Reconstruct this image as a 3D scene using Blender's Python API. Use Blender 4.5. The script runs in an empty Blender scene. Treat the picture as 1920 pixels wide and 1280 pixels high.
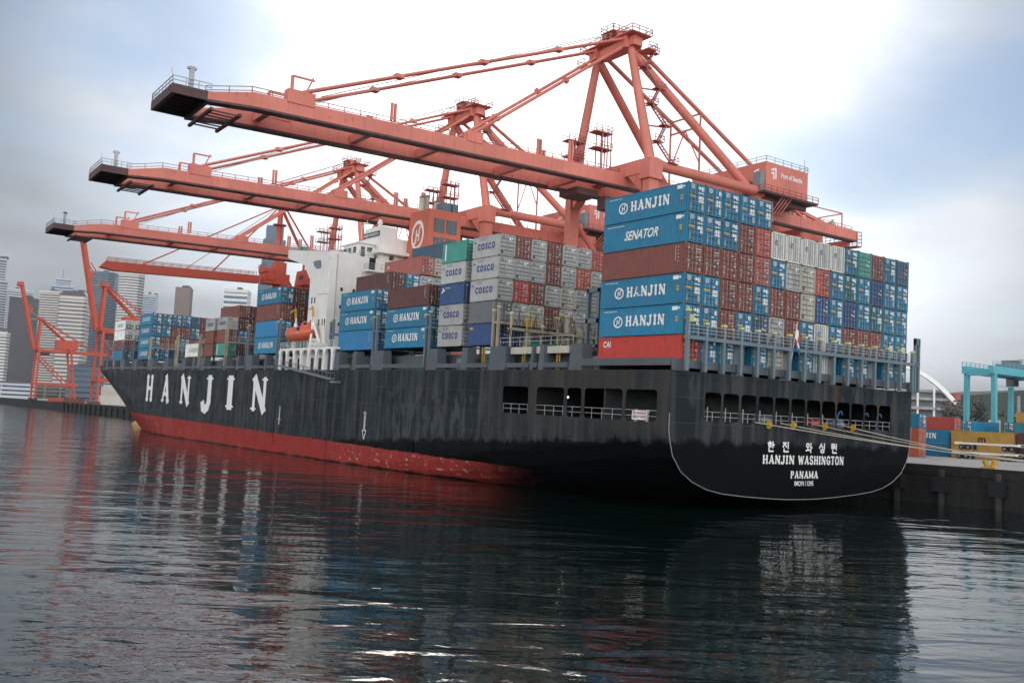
import bpy, bmesh, math, random
from mathutils import Vector, Matrix
random.seed(7)
sc = bpy.context.scene
R = math.radians
# ---------------------------------------------------------------- camera
cam_d = bpy.data.cameras.new('camera'); cam = bpy.data.objects.new('camera', cam_d)
sc.collection.objects.link(cam); sc.camera = cam
YAW, PITCH, ROLL = 0.617793, 0.069441, 0.054937
TAU = math.atan(0.0134); Z1 = 1.1
def cam_axes():
    f = Vector((math.sin(YAW)*math.cos(PITCH), math.cos(YAW)*math.cos(PITCH), math.sin(PITCH)))
    r = Vector((math.cos(YAW), -math.sin(YAW), 0)); u = r.cross(f)
    r2 = math.cos(ROLL)*r + math.sin(ROLL)*u; u2 = -math.sin(ROLL)*r + math.cos(ROLL)*u
    return r2, u2, f
_r, _u, _f = cam_axes()
M_SHIP = Matrix.Translation((0, 0, Z1)) @ Matrix.Rotation(TAU, 4, 'X')
cm = Matrix(((_r.x, _u.x, -_f.x, 0), (_r.y, _u.y, -_f.y, 0), (_r.z, _u.z, -_f.z, 0), (0, 0, 0, 1)))
cam.matrix_world = M_SHIP @ Matrix.Translation((-84.24, -63.94, 7.94)) @ cm
cam_d.sensor_width = 36; cam_d.lens = 33.105; cam_d.clip_end = 20000; cam_d.clip_start = 0.5
# ---------------------------------------------------------------- world, sun, exposure
SUN_EL, SUN_AZ = R(27), R(38)                       # azimuth measured from +Y towards +X
SUN = Vector((math.sin(SUN_AZ)*math.cos(SUN_EL), math.cos(SUN_AZ)*math.cos(SUN_EL), math.sin(SUN_EL)))
w = bpy.data.worlds.new('World'); sc.world = w; w.use_nodes = True
nt = w.node_tree; N = nt.nodes; L = nt.links; N.clear()
def nn(t, **k):
    n = N.new(t)
    for a, b in k.items(): setattr(n, a, b)
    return n
def wmath(op, a, b=None, c=None):
    n = nn('ShaderNodeMath', operation=op)
    for i, v in enumerate((a, b, c)):
        if v is None: continue
        if hasattr(v, 'links'): L.new(v, n.inputs[i])
        else: n.inputs[i].default_value = v
    return n.outputs[0]
def wrange(v, a, b, c, d):
    n = nn('ShaderNodeMapRange', interpolation_type='SMOOTHSTEP')
    L.new(v, n.inputs[0]); 
    for i, x in enumerate((a, b, c, d)): n.inputs[i+1].default_value = x
    return n.outputs[0]
tc = nn('ShaderNodeTexCoord')
sky = nn('ShaderNodeTexSky', sky_type='NISHITA', sun_disc=False, sun_elevation=SUN_EL, sun_rotation=SUN_AZ, dust_density=0.3, air_density=1.2, ozone_density=4.0)
bg1 = nn('ShaderNodeBackground'); bg1.inputs[1].default_value = 0.050
L.new(sky.outputs[0], bg1.inputs[0])
sep = nn('ShaderNodeSeparateXYZ'); L.new(tc.outputs['Generated'], sep.inputs[0])
den = wmath('ADD', wmath('ABSOLUTE', sep.outputs[2]), 0.22)
cmb = nn('ShaderNodeCombineXYZ')
L.new(wmath('DIVIDE', sep.outputs[0], den), cmb.inputs[0]); L.new(wmath('DIVIDE', sep.outputs[1], den), cmb.inputs[1])
n1 = nn('ShaderNodeTexNoise'); n1.inputs['Scale'].default_value = 1.15; n1.inputs['Detail'].default_value = 9; n1.inputs['Roughness'].default_value = 0.55
mp = nn('ShaderNodeMapping'); mp.inputs['Location'].default_value = (3.1, 1.7, 0); L.new(cmb.outputs[0], mp.inputs[0]); L.new(mp.outputs[0], n1.inputs['Vector'])
n2 = nn('ShaderNodeTexNoise'); n2.inputs['Scale'].default_value = 0.7; n2.inputs['Detail'].default_value = 6
mp2 = nn('ShaderNodeMapping'); mp2.inputs['Location'].default_value = (7.3, 4.1, 2.0); L.new(cmb.outputs[0], mp2.inputs[0]); L.new(mp2.outputs[0], n2.inputs['Vector'])
dp = nn('ShaderNodeVectorMath', operation='DOT_PRODUCT'); L.new(tc.outputs['Generated'], dp.inputs[0]); dp.inputs[1].default_value = SUN
dot = dp.outputs['Value']
lowb = wrange(sep.outputs[2], 0.06, 0.36, 0.20, -0.06)      # more cloud towards the horizon
sunb = wrange(dot, 0.90, 0.99, 0.0, 0.14)
cover = wrange(wmath('ADD', wmath('ADD', n1.outputs['Fac'], lowb), sunb), 0.36, 0.66, 0.35, 1.0)
core = wrange(dot, 0.82, 0.95, 0.0, 1.0); floor_ = wrange(sep.outputs[2], 0.10, 0.42, 0.24, 0.09)
br = wmath('ADD', wmath('ADD', wmath('MULTIPLY', core, 0.40), floor_), wrange(dot, 0.92, 0.995, 0.0, 0.75))
br = wmath('ADD', br, wrange(dot, 0.35, -0.35, 0.0, 1.55))
br = wmath('MULTIPLY', br, wrange(n2.outputs['Fac'], 0.34, 0.66, 0.62, 1.15))
bg2 = nn('ShaderNodeBackground'); cr = nn('ShaderNodeMix', data_type='RGBA'); L.new(wrange(br, 0.1, 0.9, 0.0, 1.0), cr.inputs[0]); cr.inputs[6].default_value = (0.86, 0.92, 1.0, 1); cr.inputs[7].default_value = (0.97, 0.98, 1.0, 1); L.new(cr.outputs[2], bg2.inputs[0]); L.new(br, bg2.inputs[1])
mx = nn('ShaderNodeMixShader'); L.new(cover, mx.inputs[0]); L.new(bg1.outputs[0], mx.inputs[1]); L.new(bg2.outputs[0], mx.inputs[2])
wo = nn('ShaderNodeOutputWorld'); L.new(mx.outputs[0], wo.inputs[0])
sd = bpy.data.lights.new('sun', 'SUN'); sun = bpy.data.objects.new('sun', sd); sc.collection.objects.link(sun)
sd.energy = 0.6; sd.angle = R(25); sd.color = (1, 0.95, 0.88)
sun.rotation_euler = SUN.to_track_quat('Z', 'Y').to_euler()
sun.location = (60, 60, 140)
sc.view_settings.view_transform = 'Standard'; sc.view_settings.look = 'None'; sc.view_settings.gamma = 1
sc.view_settings.exposure = 1.1
sc.cycles.max_bounces = 5; sc.cycles.caustics_reflective = False; sc.cycles.caustics_refractive = False

# ---------------------------------------------------------------- materials
def mat(name, col, rough=0.55, metal=0.0, var=0.10, grime=0.35, gs=0.6, rust=0.0, streak=0.0, bump=0.0, spec=0.5):
    """painted surface: base colour with noise wear, vertical streaks, rust spots"""
    m = bpy.data.materials.new(name); m.use_nodes = True
    t = m.node_tree; P = t.nodes['Principled BSDF']
    P.inputs['Roughness'].default_value = rough; P.inputs['Metallic'].default_value = metal
    P.inputs['Specular IOR Level'].default_value = spec
    c = t.nodes.new('ShaderNodeTexCoord')
    oi = t.nodes.new('ShaderNodeObjectInfo')
    def noise(scale, detail, sz=1.0):
        mp = t.nodes.new('ShaderNodeMapping'); mp.inputs['Scale'].default_value = (1, 1, sz)
        t.links.new(c.outputs['Object'], mp.inputs[0])
        n = t.nodes.new('ShaderNodeTexNoise'); n.noise_dimensions = '4D'; n.inputs['Scale'].default_value = scale; n.inputs['Detail'].default_value = detail
        mu = t.nodes.new('ShaderNodeMath'); mu.operation = 'MULTIPLY'; mu.inputs[1].default_value = 30; t.links.new(oi.outputs['Random'], mu.inputs[0])
        t.links.new(mp.outputs[0], n.inputs['Vector']); t.links.new(mu.outputs[0], n.inputs['W']); return n.outputs['Fac']
    def ramp(f, a, b, lo, hi):
        r = t.nodes.new('ShaderNodeMapRange'); t.links.new(f, r.inputs[0])
        for i, x in enumerate((a, b, lo, hi)): r.inputs[i+1].default_value = x
        return r.outputs[0]
    def mixc(f, a, b, mode='MIX'):
        x = t.nodes.new('ShaderNodeMix'); x.data_type = 'RGBA'; x.blend_type = mode
        for s, v in ((0, f), (6, a), (7, b)):
            if hasattr(v, 'links'): t.links.new(v, x.inputs[s])
            else: x.inputs[s].default_value = v
        return x.outputs[2]
    hs = t.nodes.new('ShaderNodeHueSaturation'); hs.inputs['Color'].default_value = (*col, 1)
    t.links.new(ramp(oi.outputs['Random'], 0, 1, 1-2*var, 1+1.2*var), hs.inputs['Value'])
    o = hs.outputs[0]
    if grime: o = mixc(ramp(noise(gs, 6), 0.40, 0.75, 0, grime), o, (col[0]*.35+.012, col[1]*.35+.011, col[2]*.35+.010, 1))
    if streak: o = mixc(ramp(noise(1.6, 4, 0.05), 0.45, 0.72, 0, streak), o, (col[0]*.5+.05, col[1]*.5+.045, col[2]*.5+.04, 1))
    if rust: o = mixc(ramp(noise(1.3, 8, 0.45), 0.60, 0.72, 0, rust), o, (0.16, 0.055, 0.02, 1))
    t.links.new(o, P.inputs['Base Color'])
    t.links.new(ramp(noise(gs*3, 4), 0.3, 0.7, max(rough-.1, .05), min(rough+.15, 1)), P.inputs['Roughness'])
    if bump:
        b = t.nodes.new('ShaderNodeBump'); b.inputs['Strength'].default_value = bump; b.inputs['Distance'].default_value = 0.05
        t.links.new(noise(gs*1.5, 3), b.inputs['Height']); t.links.new(b.outputs[0], P.inputs['Normal'])
    return m
def flat(name, col, rough=0.5, metal=0.0):
    m = bpy.data.materials.new(name); m.use_nodes = True; P = m.node_tree.nodes['Principled BSDF']
    P.inputs['Base Color'].default_value = (*col, 1); P.inputs['Roughness'].default_value = rough; P.inputs['Metallic'].default_value = metal
    return m
def glow(name, col, s):
    m = bpy.data.materials.new(name); m.use_nodes = True; P = m.node_tree.nodes['Principled BSDF']
    P.inputs['Emission Color'].default_value = (*col, 1); P.inputs['Emission Strength'].default_value = s; return m
M = {}
M['crane'] = mat('crane_paint', (0.72, 0.215, 0.155), 0.55, var=0.05, grime=0.36, gs=0.16, streak=0.30, rust=0.35)
M['crane_dark'] = mat('crane_dark_steel', (0.10, 0.045, 0.04), 0.6, grime=0.4)  # dark red-brown steel for rails, bogies and fittings
M['orange_crane'] = mat('orange_crane_paint', (0.50, 0.075, 0.040), 0.55, var=0.04, grime=0.2, gs=0.2)
M['steel'] = mat('grey_steel', (0.20, 0.22, 0.24), 0.5, grime=0.4, rust=0.25)
M['galv'] = mat('galvanised_rail', (0.42, 0.42, 0.42), 0.45, grime=0.3, rust=0.3)
M['railred'] = mat('red_rail', (0.40, 0.12, 0.09), 0.5)
M['ship_grey'] = mat('ship_grey_paint', (0.085, 0.102, 0.115), 0.5, var=0.06, grime=0.45, gs=0.4, streak=0.35, rust=0.30)
M['lash'] = mat('lashing_blue_grey', (0.13, 0.18, 0.21), 0.5, grime=0.3, rust=0.25)
M['post_beige'] = mat('beige_post', (0.36, 0.31, 0.22), 0.55, grime=0.4, rust=0.5)
M['white'] = mat('white_paint', (0.84, 0.82, 0.76), 0.45, var=0.02, grime=0.16, gs=0.35, streak=0.12, rust=0.12)
M['cream'] = mat('cream_paint', (0.62, 0.58, 0.46), 0.5, grime=0.35, rust=0.3)
M['letter'] = flat('white_lettering', (0.80, 0.79, 0.75), 0.55)
M['letter_blue'] = flat('blue_lettering', (0.035, 0.06, 0.24), 0.55)
M['letter_grey'] = flat('grey_lettering', (0.42, 0.45, 0.50), 0.55)
M['black'] = flat('black_rubber', (0.012, 0.012, 0.013), 0.7)
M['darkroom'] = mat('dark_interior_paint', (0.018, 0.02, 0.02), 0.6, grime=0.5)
M['funnel'] = mat('funnel_paint', (0.60, 0.135, 0.075), 0.5, var=0.02, grime=0.18, gs=0.3)
M['lifeboat'] = mat('lifeboat_orange', (0.66, 0.13, 0.06), 0.4, var=0.02, grime=0.15)
M['yellow'] = mat('yellow_paint', (0.65, 0.38, 0.03), 0.5, grime=0.3)
M['paleyellow'] = mat('pale_yellow_cap', (0.62, 0.62, 0.25), 0.5, grime=0.2)
M['green'] = mat('green_paint', (0.02, 0.20, 0.11), 0.5)
M['blue_item'] = mat('blue_paint', (0.03, 0.14, 0.30), 0.5)
M['red_item'] = mat('red_paint', (0.38, 0.05, 0.035), 0.5)
M['glass'] = flat('dark_glass', (0.02, 0.025, 0.03), 0.12)
M['rope'] = mat('mooring_rope', (0.45, 0.40, 0.32), 0.9, grime=0.3, gs=3)
M['concrete'] = mat('dock_concrete', (0.34, 0.33, 0.31), 0.85, var=0.02, grime=0.4, gs=0.12, bump=0.2)
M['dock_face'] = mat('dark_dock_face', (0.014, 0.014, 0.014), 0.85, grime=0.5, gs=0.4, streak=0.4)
M['timber'] = mat('fender_timber', (0.035, 0.032, 0.028), 0.85, grime=0.5)
M['rtg'] = mat('teal_gantry_paint', (0.10, 0.40, 0.46), 0.5, var=0.03, grime=0.2, gs=0.3)
M['tyre'] = flat('tyre_rubber', (0.02, 0.02, 0.02), 0.85)
M['lamp'] = glow('deck_lamp', (1.0, 0.95, 0.85), 2)
PAL = {  # container paints
 'B': ('blue', (0.003, 0.180, 0.315)), 'L': ('bright blue', (0.010, 0.190, 0.400)), 'T': ('green', (0.05, 0.30, 0.235)),
 'Q': ('dark teal', (0.006, 0.135, 0.18)), 'N': ('navy blue', (0.020, 0.070, 0.20)), 'R': ('brown', (0.215, 0.055, 0.038)),
 'D': ('dark brown', (0.115, 0.030, 0.026)), 'O': ('red', (0.47, 0.075, 0.05)), 'C': ('bright red', (0.47, 0.030, 0.018)),
 'P': ('faded pink red', (0.38, 0.10, 0.08)), 'G': ('light grey', (0.43, 0.43, 0.40)), 'Y': ('cream', (0.50, 0.47, 0.37)),
 'W': ('white', (0.80, 0.77, 0.67)), 'K': ('dark grey', (0.135, 0.145, 0.155)), 'S': ('slate blue', (0.045, 0.095, 0.15)),
 'E': ('yellow ochre', (0.46, 0.27, 0.05)), 'V': ('white', (0.80, 0.79, 0.75)), 'X': ('orange red', (0.48, 0.10, 0.04))}
for k, (nm, c) in PAL.items():
    M['c'+k] = mat(nm.replace(' ', '_')+'_container_paint', c, 0.5, var=0.09, grime=0.32, gs=0.7, streak=0.16, rust=0.22)
M['frame'] = mat('container_underframe', (0.035, 0.036, 0.038), 0.6)
M['rod'] = mat('lock_rod_steel', (0.33, 0.34, 0.34), 0.45, grime=0.3)
M['casting'] = mat('corner_casting_steel', (0.16, 0.12, 0.07), 0.6, rust=0.5)

# ---------------------------------------------------------------- mesh helpers
class MB:
    def __init__(s): s.v = []; s.f = []; s.m = []
    def poly(s, pts, mi=0):
        i = len(s.v); s.v += [tuple(p) for p in pts]; s.f.append(tuple(range(i, i+len(pts)))); s.m.append(mi); return s
    def hexa(s, p, mi=0):   # 8 points: bottom 4 ccw, top 4
        i = len(s.v); s.v += [tuple(q) for q in p]
        for f in ((3,2,1,0),(4,5,6,7),(0,1,5,4),(1,2,6,5),(2,3,7,6),(3,0,4,7)): s.f.append(tuple(i+k for k in f)); s.m.append(mi)
        return s
    def box(s, x0, x1, y0, y1, z0, z1, mi=0):
        return s.hexa([(x0,y0,z0),(x1,y0,z0),(x1,y1,z0),(x0,y1,z0),(x0,y0,z1),(x1,y0,z1),(x1,y1,z1),(x0,y1,z1)], mi)
    def beam(s, a, b, w, h, mi=0, w2=None, h2=None, up=(0,0,1)):
        a = Vector(a); b = Vector(b); d = (b-a).normalized(); u = Vector(up)
        if abs(d.dot(u)) > 0.98: u = Vector((1,0,0)) if abs(d.x) < .9 else Vector((0,1,0))
        r = d.cross(u).normalized(); u = r.cross(d)
        w2 = w if w2 is None else w2; h2 = h if h2 is None else h2
        P = []
        for c, ww, hh in ((a, w, h), (b, w2, h2)):
            P += [c - r*ww/2 - u*hh/2, c + r*ww/2 - u*hh/2, c + r*ww/2 + u*hh/2, c - r*ww/2 + u*hh/2]
        return s.hexa(P, mi)
    def tube(s, a, b, ra, rb=None, n=8, mi=0, cap=True):
        a = Vector(a); b = Vector(b); rb = ra if rb is None else rb
        d = (b-a).normalized(); u = Vector((0,0,1)) if abs(d.z) < .95 else Vector((1,0,0))
        r = d.cross(u).normalized(); u = r.cross(d); i = len(s.v)
        for c, rr in ((a, ra), (b, rb)):
            for k in range(n):
                t = 2*math.pi*k/n; s.v.append(tuple(c + (r*math.cos(t)+u*math.sin(t))*rr))
        for k in range(n):
            s.f.append((i+k, i+(k+1)%n, i+n+(k+1)%n, i+n+k)); s.m.append(mi)
        if cap:
            s.f.append(tuple(i+k for k in range(n))[::-1]); s.m.append(mi); s.f.append(tuple(i+n+k for k in range(n))); s.m.append(mi)
        return s
    def path(s, pts, r, n=6, mi=0):
        for a, b in zip(pts, pts[1:]): s.tube(a, b, r, n=n, mi=mi)
        return s
    def prism(s, pts2, axis, a, b, mi=0):
        """extrude a 2-D outline along axis 'x' (pts y,z), 'y' (pts x,z) or 'z' (pts x,y)"""
        f = {'x': lambda p, t: (t, p[0], p[1]), 'y': lambda p, t: (p[0], t, p[1]), 'z': lambda p, t: (p[0], p[1], t)}[axis]
        n = len(pts2); i = len(s.v)
        s.v += [f(p, a) for p in pts2] + [f(p, b) for p in pts2]
        s.f.append(tuple(range(i, i+n))[::-1]); s.m.append(mi); s.f.append(tuple(range(i+n, i+2*n))); s.m.append(mi)
        for k in range(n): s.f.append((i+k, i+(k+1)%n, i+n+(k+1)%n, i+n+k)); s.m.append(mi)
        return s
    def rail(s, pts, h=1.05, step=2.0, r=0.035, bars=2, mi=0):
        for a, b in zip(pts, pts[1:]):
            a = Vector(a); b = Vector(b); n = max(1, int((b-a).length/step))
            for k in range(n+1):
                p = a.lerp(b, k/n); s.beam(p, p+Vector((0,0,h)), 2*r, 2*r, mi)
            for q in range(1, bars+1):
                z = Vector((0,0,h*q/bars)); s.beam(a+z, b+z, 2*r, 2*r, mi)
        return s
    def mesh(s, name, mats, smooth=False):
        me = bpy.data.meshes.new(name); me.from_pydata(s.v, [], s.f)
        mats = mats if isinstance(mats, (list, tuple)) else [mats]
        for m_ in mats: me.materials.append(m_)
        me.polygons.foreach_set('material_index', s.m)
        bm = bmesh.new(); bm.from_mesh(me)
        bmesh.ops.recalc_face_normals(bm, faces=bm.faces); bm.to_mesh(me); bm.free()
        if smooth: me.polygons.foreach_set('use_smooth', [True]*len(me.polygons))
        me.update(); return me
    def build(s, name, mats, parent=None, smooth=False, loc=None):
        o = bpy.data.objects.new(name, s.mesh(name, mats, smooth)); sc.collection.objects.link(o)
        if parent: o.parent = parent
        if loc: o.location = loc
        return o
def tag(o, label=None, cat=None, group=None, kind=None):
    for k, v in (('label', label), ('category', cat), ('group', group), ('kind', kind)):
        if v: o[k] = v
    return o
def empty(name, loc=(0,0,0), rot=(0,0,0)):
    o = bpy.data.objects.new(name, None); sc.collection.objects.link(o); o.location = loc; o.rotation_euler = rot; o.empty_display_size = 0.5
    return o
def S2W(p): return M_SHIP @ Vector(p)
def copy_tree(o, parent=None):
    c = o.copy(); sc.collection.objects.link(c); c.parent = parent
    for ch in list(o.children): copy_tree(ch, c)
    return c
# ---------------------------------------------------------------- lettering (2-D polygons)
def stroke(pl, t):
    out = []
    for (x0, y0), (x1, y1) in zip(pl, pl[1:]):
        dx, dy = x1-x0, y1-y0; l = math.hypot(dx, dy) or 1
        ex, ey = dx/l*t*.28, dy/l*t*.28; nx, ny = -dy/l*t/2, dx/l*t/2
        out.append([(x0-ex-nx, y0-ey-ny), (x1+ex-nx, y1+ey-ny), (x1+ex+nx, y1+ey+ny), (x0-ex+nx, y0-ey+ny)])
    return out
def arc(cx, cy, rx, ry, a0, a1, n=10):
    return [(cx+rx*math.cos(R(a0+(a1-a0)*k/n)), cy+ry*math.sin(R(a0+(a1-a0)*k/n))) for k in range(n+1)]
# glyph: width, [(polyline, weight)], slab serifs [(x0,x1,y)]
GL = {
 'H': (1.0, [([(.2,0),(.2,1)],1),([(.8,0),(.8,1)],1),([(.2,.5),(.8,.5)],.6)], [(.02,.38,0),(.02,.38,1),(.62,.98,0),(.62,.98,1)]),
 'A': (1.0, [([(.14,0),(.5,1)],.65),([(.5,1),(.84,0)],1.1),([(.27,.3),(.72,.3)],.6)], [(-.04,.32,0),(.62,1.04,0)]),
 'N': (1.05, [([(.17,0),(.17,1)],.65),([(.17,1),(.86,0)],1.1),([(.86,0),(.86,1)],.65)], [(-.02,.34,0),(.0,.2,1),(.68,1.04,1)]),
 'J': (.72, [([(.48,1),(.48,.25),(.40,.08),(.24,.0),(.08,.04),(.03,.18)],1)], [(.24,.72,1)]),
 'I': (.5, [([(.25,0),(.25,1)],1.1)], [(.02,.48,0),(.02,.48,1)]),
 'W': (1.3, [([(.12,1),(.38,0)],1),([(.38,0),(.65,.9)],.7),([(.65,.9),(.92,0)],1),([(.92,0),(1.18,1)],.7)], [(-.04,.3,1),(1.0,1.34,1)]),
 'S': (.85, [([(.72,.78),(.64,.95),(.42,1),(.2,.94),(.12,.76),(.22,.58),(.62,.42),(.74,.24),(.66,.06),(.42,0),(.18,.05),(.1,.22)],.85)], []),
 'G': (.95, [([(.82,.76),(.72,.94),(.5,1),(.24,.9),(.12,.5),(.24,.1),(.5,0),(.76,.08),(.82,.42),(.55,.42)],.85)], []),
 'T': (.85, [([(.42,0),(.42,1)],1),([(.06,.98),(.78,.98)],.7)], [(.22,.62,0)]),
 'O': (.95, [([(.5,1),(.24,.9),(.12,.5),(.24,.1),(.5,0),(.74,.1),(.86,.5),(.74,.9),(.5,1)],.85)], []),
 'P': (.85, [([(.2,0),(.2,1)],1),([(.2,.97),(.6,.95),(.76,.75),(.6,.52),(.2,.48)],.75)], [(.02,.4,0),(.02,.3,1)]),
 'M': (1.2, [([(.16,0),(.16,1)],.75),([(.16,1),(.6,.15)],.9),([(.6,.15),(1.04,1)],.75),([(1.04,0),(1.04,1)],1)], [(.0,.34,0),(.86,1.22,0)]),
 ' ': (.55, [], [])}
def serif(text, gap=.18, t=.2):
    """polygons of a serif word of cap height 1, and its width"""
    out = []; x = 0
    for ch in text:
        wd, st, sf = GL[ch]
        for pl, wt in st: out += [[(x+a, b) for a, b in q] for q in stroke(pl, t*wt)]
        for a, b, y in sf:
            y0, y1 = (0, t*.55) if y == 0 else (1-t*.55, 1)
            out.append([(x+a, y0), (x+b, y0), (x+b, y1), (x+a, y1)])
        x += wd + gap
    return out, x - gap
def ring(cx, cy, r0, r1, n=28, sx=1.0):
    out = []
    for k in range(n):
        a, b = 2*math.pi*k/n, 2*math.pi*(k+1)/n
        out.append([(cx+r0*math.cos(a)*sx, cy+r0*math.sin(a)), (cx+r1*math.cos(a)*sx, cy+r1*math.sin(a)), (cx+r1*math.cos(b)*sx, cy+r1*math.sin(b)), (cx+r0*math.cos(b)*sx, cy+r0*math.sin(b))])
    return out
def emblem(r=0.6):
    out = ring(0, 0, r*.76, r)
    out += stroke([(-.22*r, .34*r), (-.22*r, -.30*r), (-.34*r, -.52*r), (-.62*r, -.62*r)], .17*r)
    out += stroke([(.22*r, -.34*r), (.22*r, .30*r), (.34*r, .52*r), (.62*r, .62*r)], .17*r)
    out += stroke([(-.22*r, 0), (.22*r, 0)], .17*r)
    return out
def sans(text, shear=0.0, bold=0.035):
    """polygons of a word in the built-in typeface, cap height about 1"""
    cu = bpy.data.curves.new('t', 'FONT'); cu.body = text; cu.size = 1.37; cu.shear = shear; cu.resolution_u = 3; cu.offset = bold
    o = bpy.data.objects.new('t', cu); sc.collection.objects.link(o); bpy.context.view_layer.update()
    me = bpy.data.meshes.new_from_object(o.evaluated_get(bpy.context.evaluated_depsgraph_get()))
    out = [[(me.vertices[i].co.x, me.vertices[i].co.y) for i in p.vertices] for p in me.polygons]
    wd = max((v.co.x for v in me.vertices), default=1)
    bpy.data.objects.remove(o); bpy.data.curves.remove(cu); bpy.data.meshes.remove(me)
    return out, wd
def decal(mb, polys, org, right, up, s=1.0, sx=None, mi=0):
    org = Vector(org); right = Vector(right); up = Vector(up); sx = s if sx is None else sx
    nrm = right.cross(up).normalized()
    for i, q in enumerate(polys): mb.poly([org + nrm*(.0012*(i % 24)) + right*(a*sx) + up*(b*s) for a, b in q], mi)
    return mb
HANGUL = {  # brush strokes in a unit box
 'han': [[(.25,.98),(.45,.95)],[(.05,.84),(.62,.84)],[(.34,.76),(.16,.66),(.18,.54),(.34,.47),(.5,.54),(.5,.68),(.34,.76)],[(.78,1),(.78,.38)],[(.78,.68),(1,.68)],[(.2,.34),(.2,.03),(.85,.03)]],
 'jin': [[(.08,.92),(.6,.92)],[(.36,.92),(.05,.5)],[(.36,.76),(.62,.5)],[(.85,1),(.85,.36)],[(.22,.34),(.22,.03),(.9,.03)]],
 'wa': [[(.32,.95),(.12,.85),(.12,.66),(.32,.56),(.52,.66),(.52,.85),(.32,.95)],[(.32,.5),(.32,.24)],[(.02,.2),(.64,.26)],[(.8,1),(.8,0)],[(.8,.52),(1,.52)]],
 'sing': [[(.36,.98),(.05,.5)],[(.34,.8),(.62,.52)],[(.84,1),(.84,.4)],[(.5,.34),(.28,.27),(.28,.1),(.5,.0),(.76,.08),(.76,.26),(.5,.34)]],
 'teon': [[(.6,.95),(.1,.95),(.1,.52),(.62,.55)],[(.1,.74),(.55,.74)],[(.86,1),(.86,.36)],[(.64,.7),(.86,.7)],[(.25,.34),(.25,.03),(.92,.03)]]}
# ================================================================ water
def water_mat():
    m = bpy.data.materials.new('harbour_water'); m.use_nodes = True; t = m.node_tree; P = t.nodes['Principled BSDF']
    P.inputs['Base Color'].default_value = (0.003, 0.011, 0.008, 1); P.inputs['Roughness'].default_value = 0.04
    P.inputs['IOR'].default_value = 1.333
    c = t.nodes.new('ShaderNodeTexCoord')
    def nz(scale, sx, sy, det, rot, dist=0.0):
        mp = t.nodes.new('ShaderNodeMapping'); mp.inputs['Scale'].default_value = (sx, sy, 1)
        m0 = t.nodes.new('ShaderNodeMapping'); m0.inputs['Rotation'].default_value = (0, 0, R(rot)); t.links.new(c.outputs['Object'], m0.inputs[0]); t.links.new(m0.outputs[0], mp.inputs[0])
        n = t.nodes.new('ShaderNodeTexNoise'); n.inputs['Scale'].default_value = scale; n.inputs['Detail'].default_value = det; n.inputs['Distortion'].default_value = dist
        t.links.new(mp.outputs[0], n.inputs['Vector']); return n.outputs['Fac']
    def mad(a, k, b=None):
        n = t.nodes.new('ShaderNodeMath'); n.operation = 'MULTIPLY_ADD'; t.links.new(a, n.inputs[0]); n.inputs[1].default_value = k
        if b is None: n.inputs[2].default_value = 0
        else: t.links.new(b, n.inputs[2])
        return n.outputs[0]
    h = mad(nz(0.11, .34, 1.0, 2, 37), 0.85)
    h = mad(nz(0.42, .42, 1.0, 2, 31, .5), 0.36, h)
    h = mad(nz(1.5, .5, 1.0, 3, 42, .6), 0.06, h)
    b = t.nodes.new('ShaderNodeBump'); b.inputs['Strength'].default_value = 1.0; b.inputs['Distance'].default_value = 0.31
    t.links.new(h, b.inputs['Height']); t.links.new(b.outputs[0], P.inputs['Normal'])
    return m
M['water'] = water_mat()
b = MB(); b.poly([(-6000,-3000,0),(28,-3000,0),(28,9000,0),(-6000,9000,0)])
b.poly([(28,-3000,0),(3000,-3000,0),(3000,-150,0),(28,-150,0)])
tag(b.build('water', M['water']), kind='structure')

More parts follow.
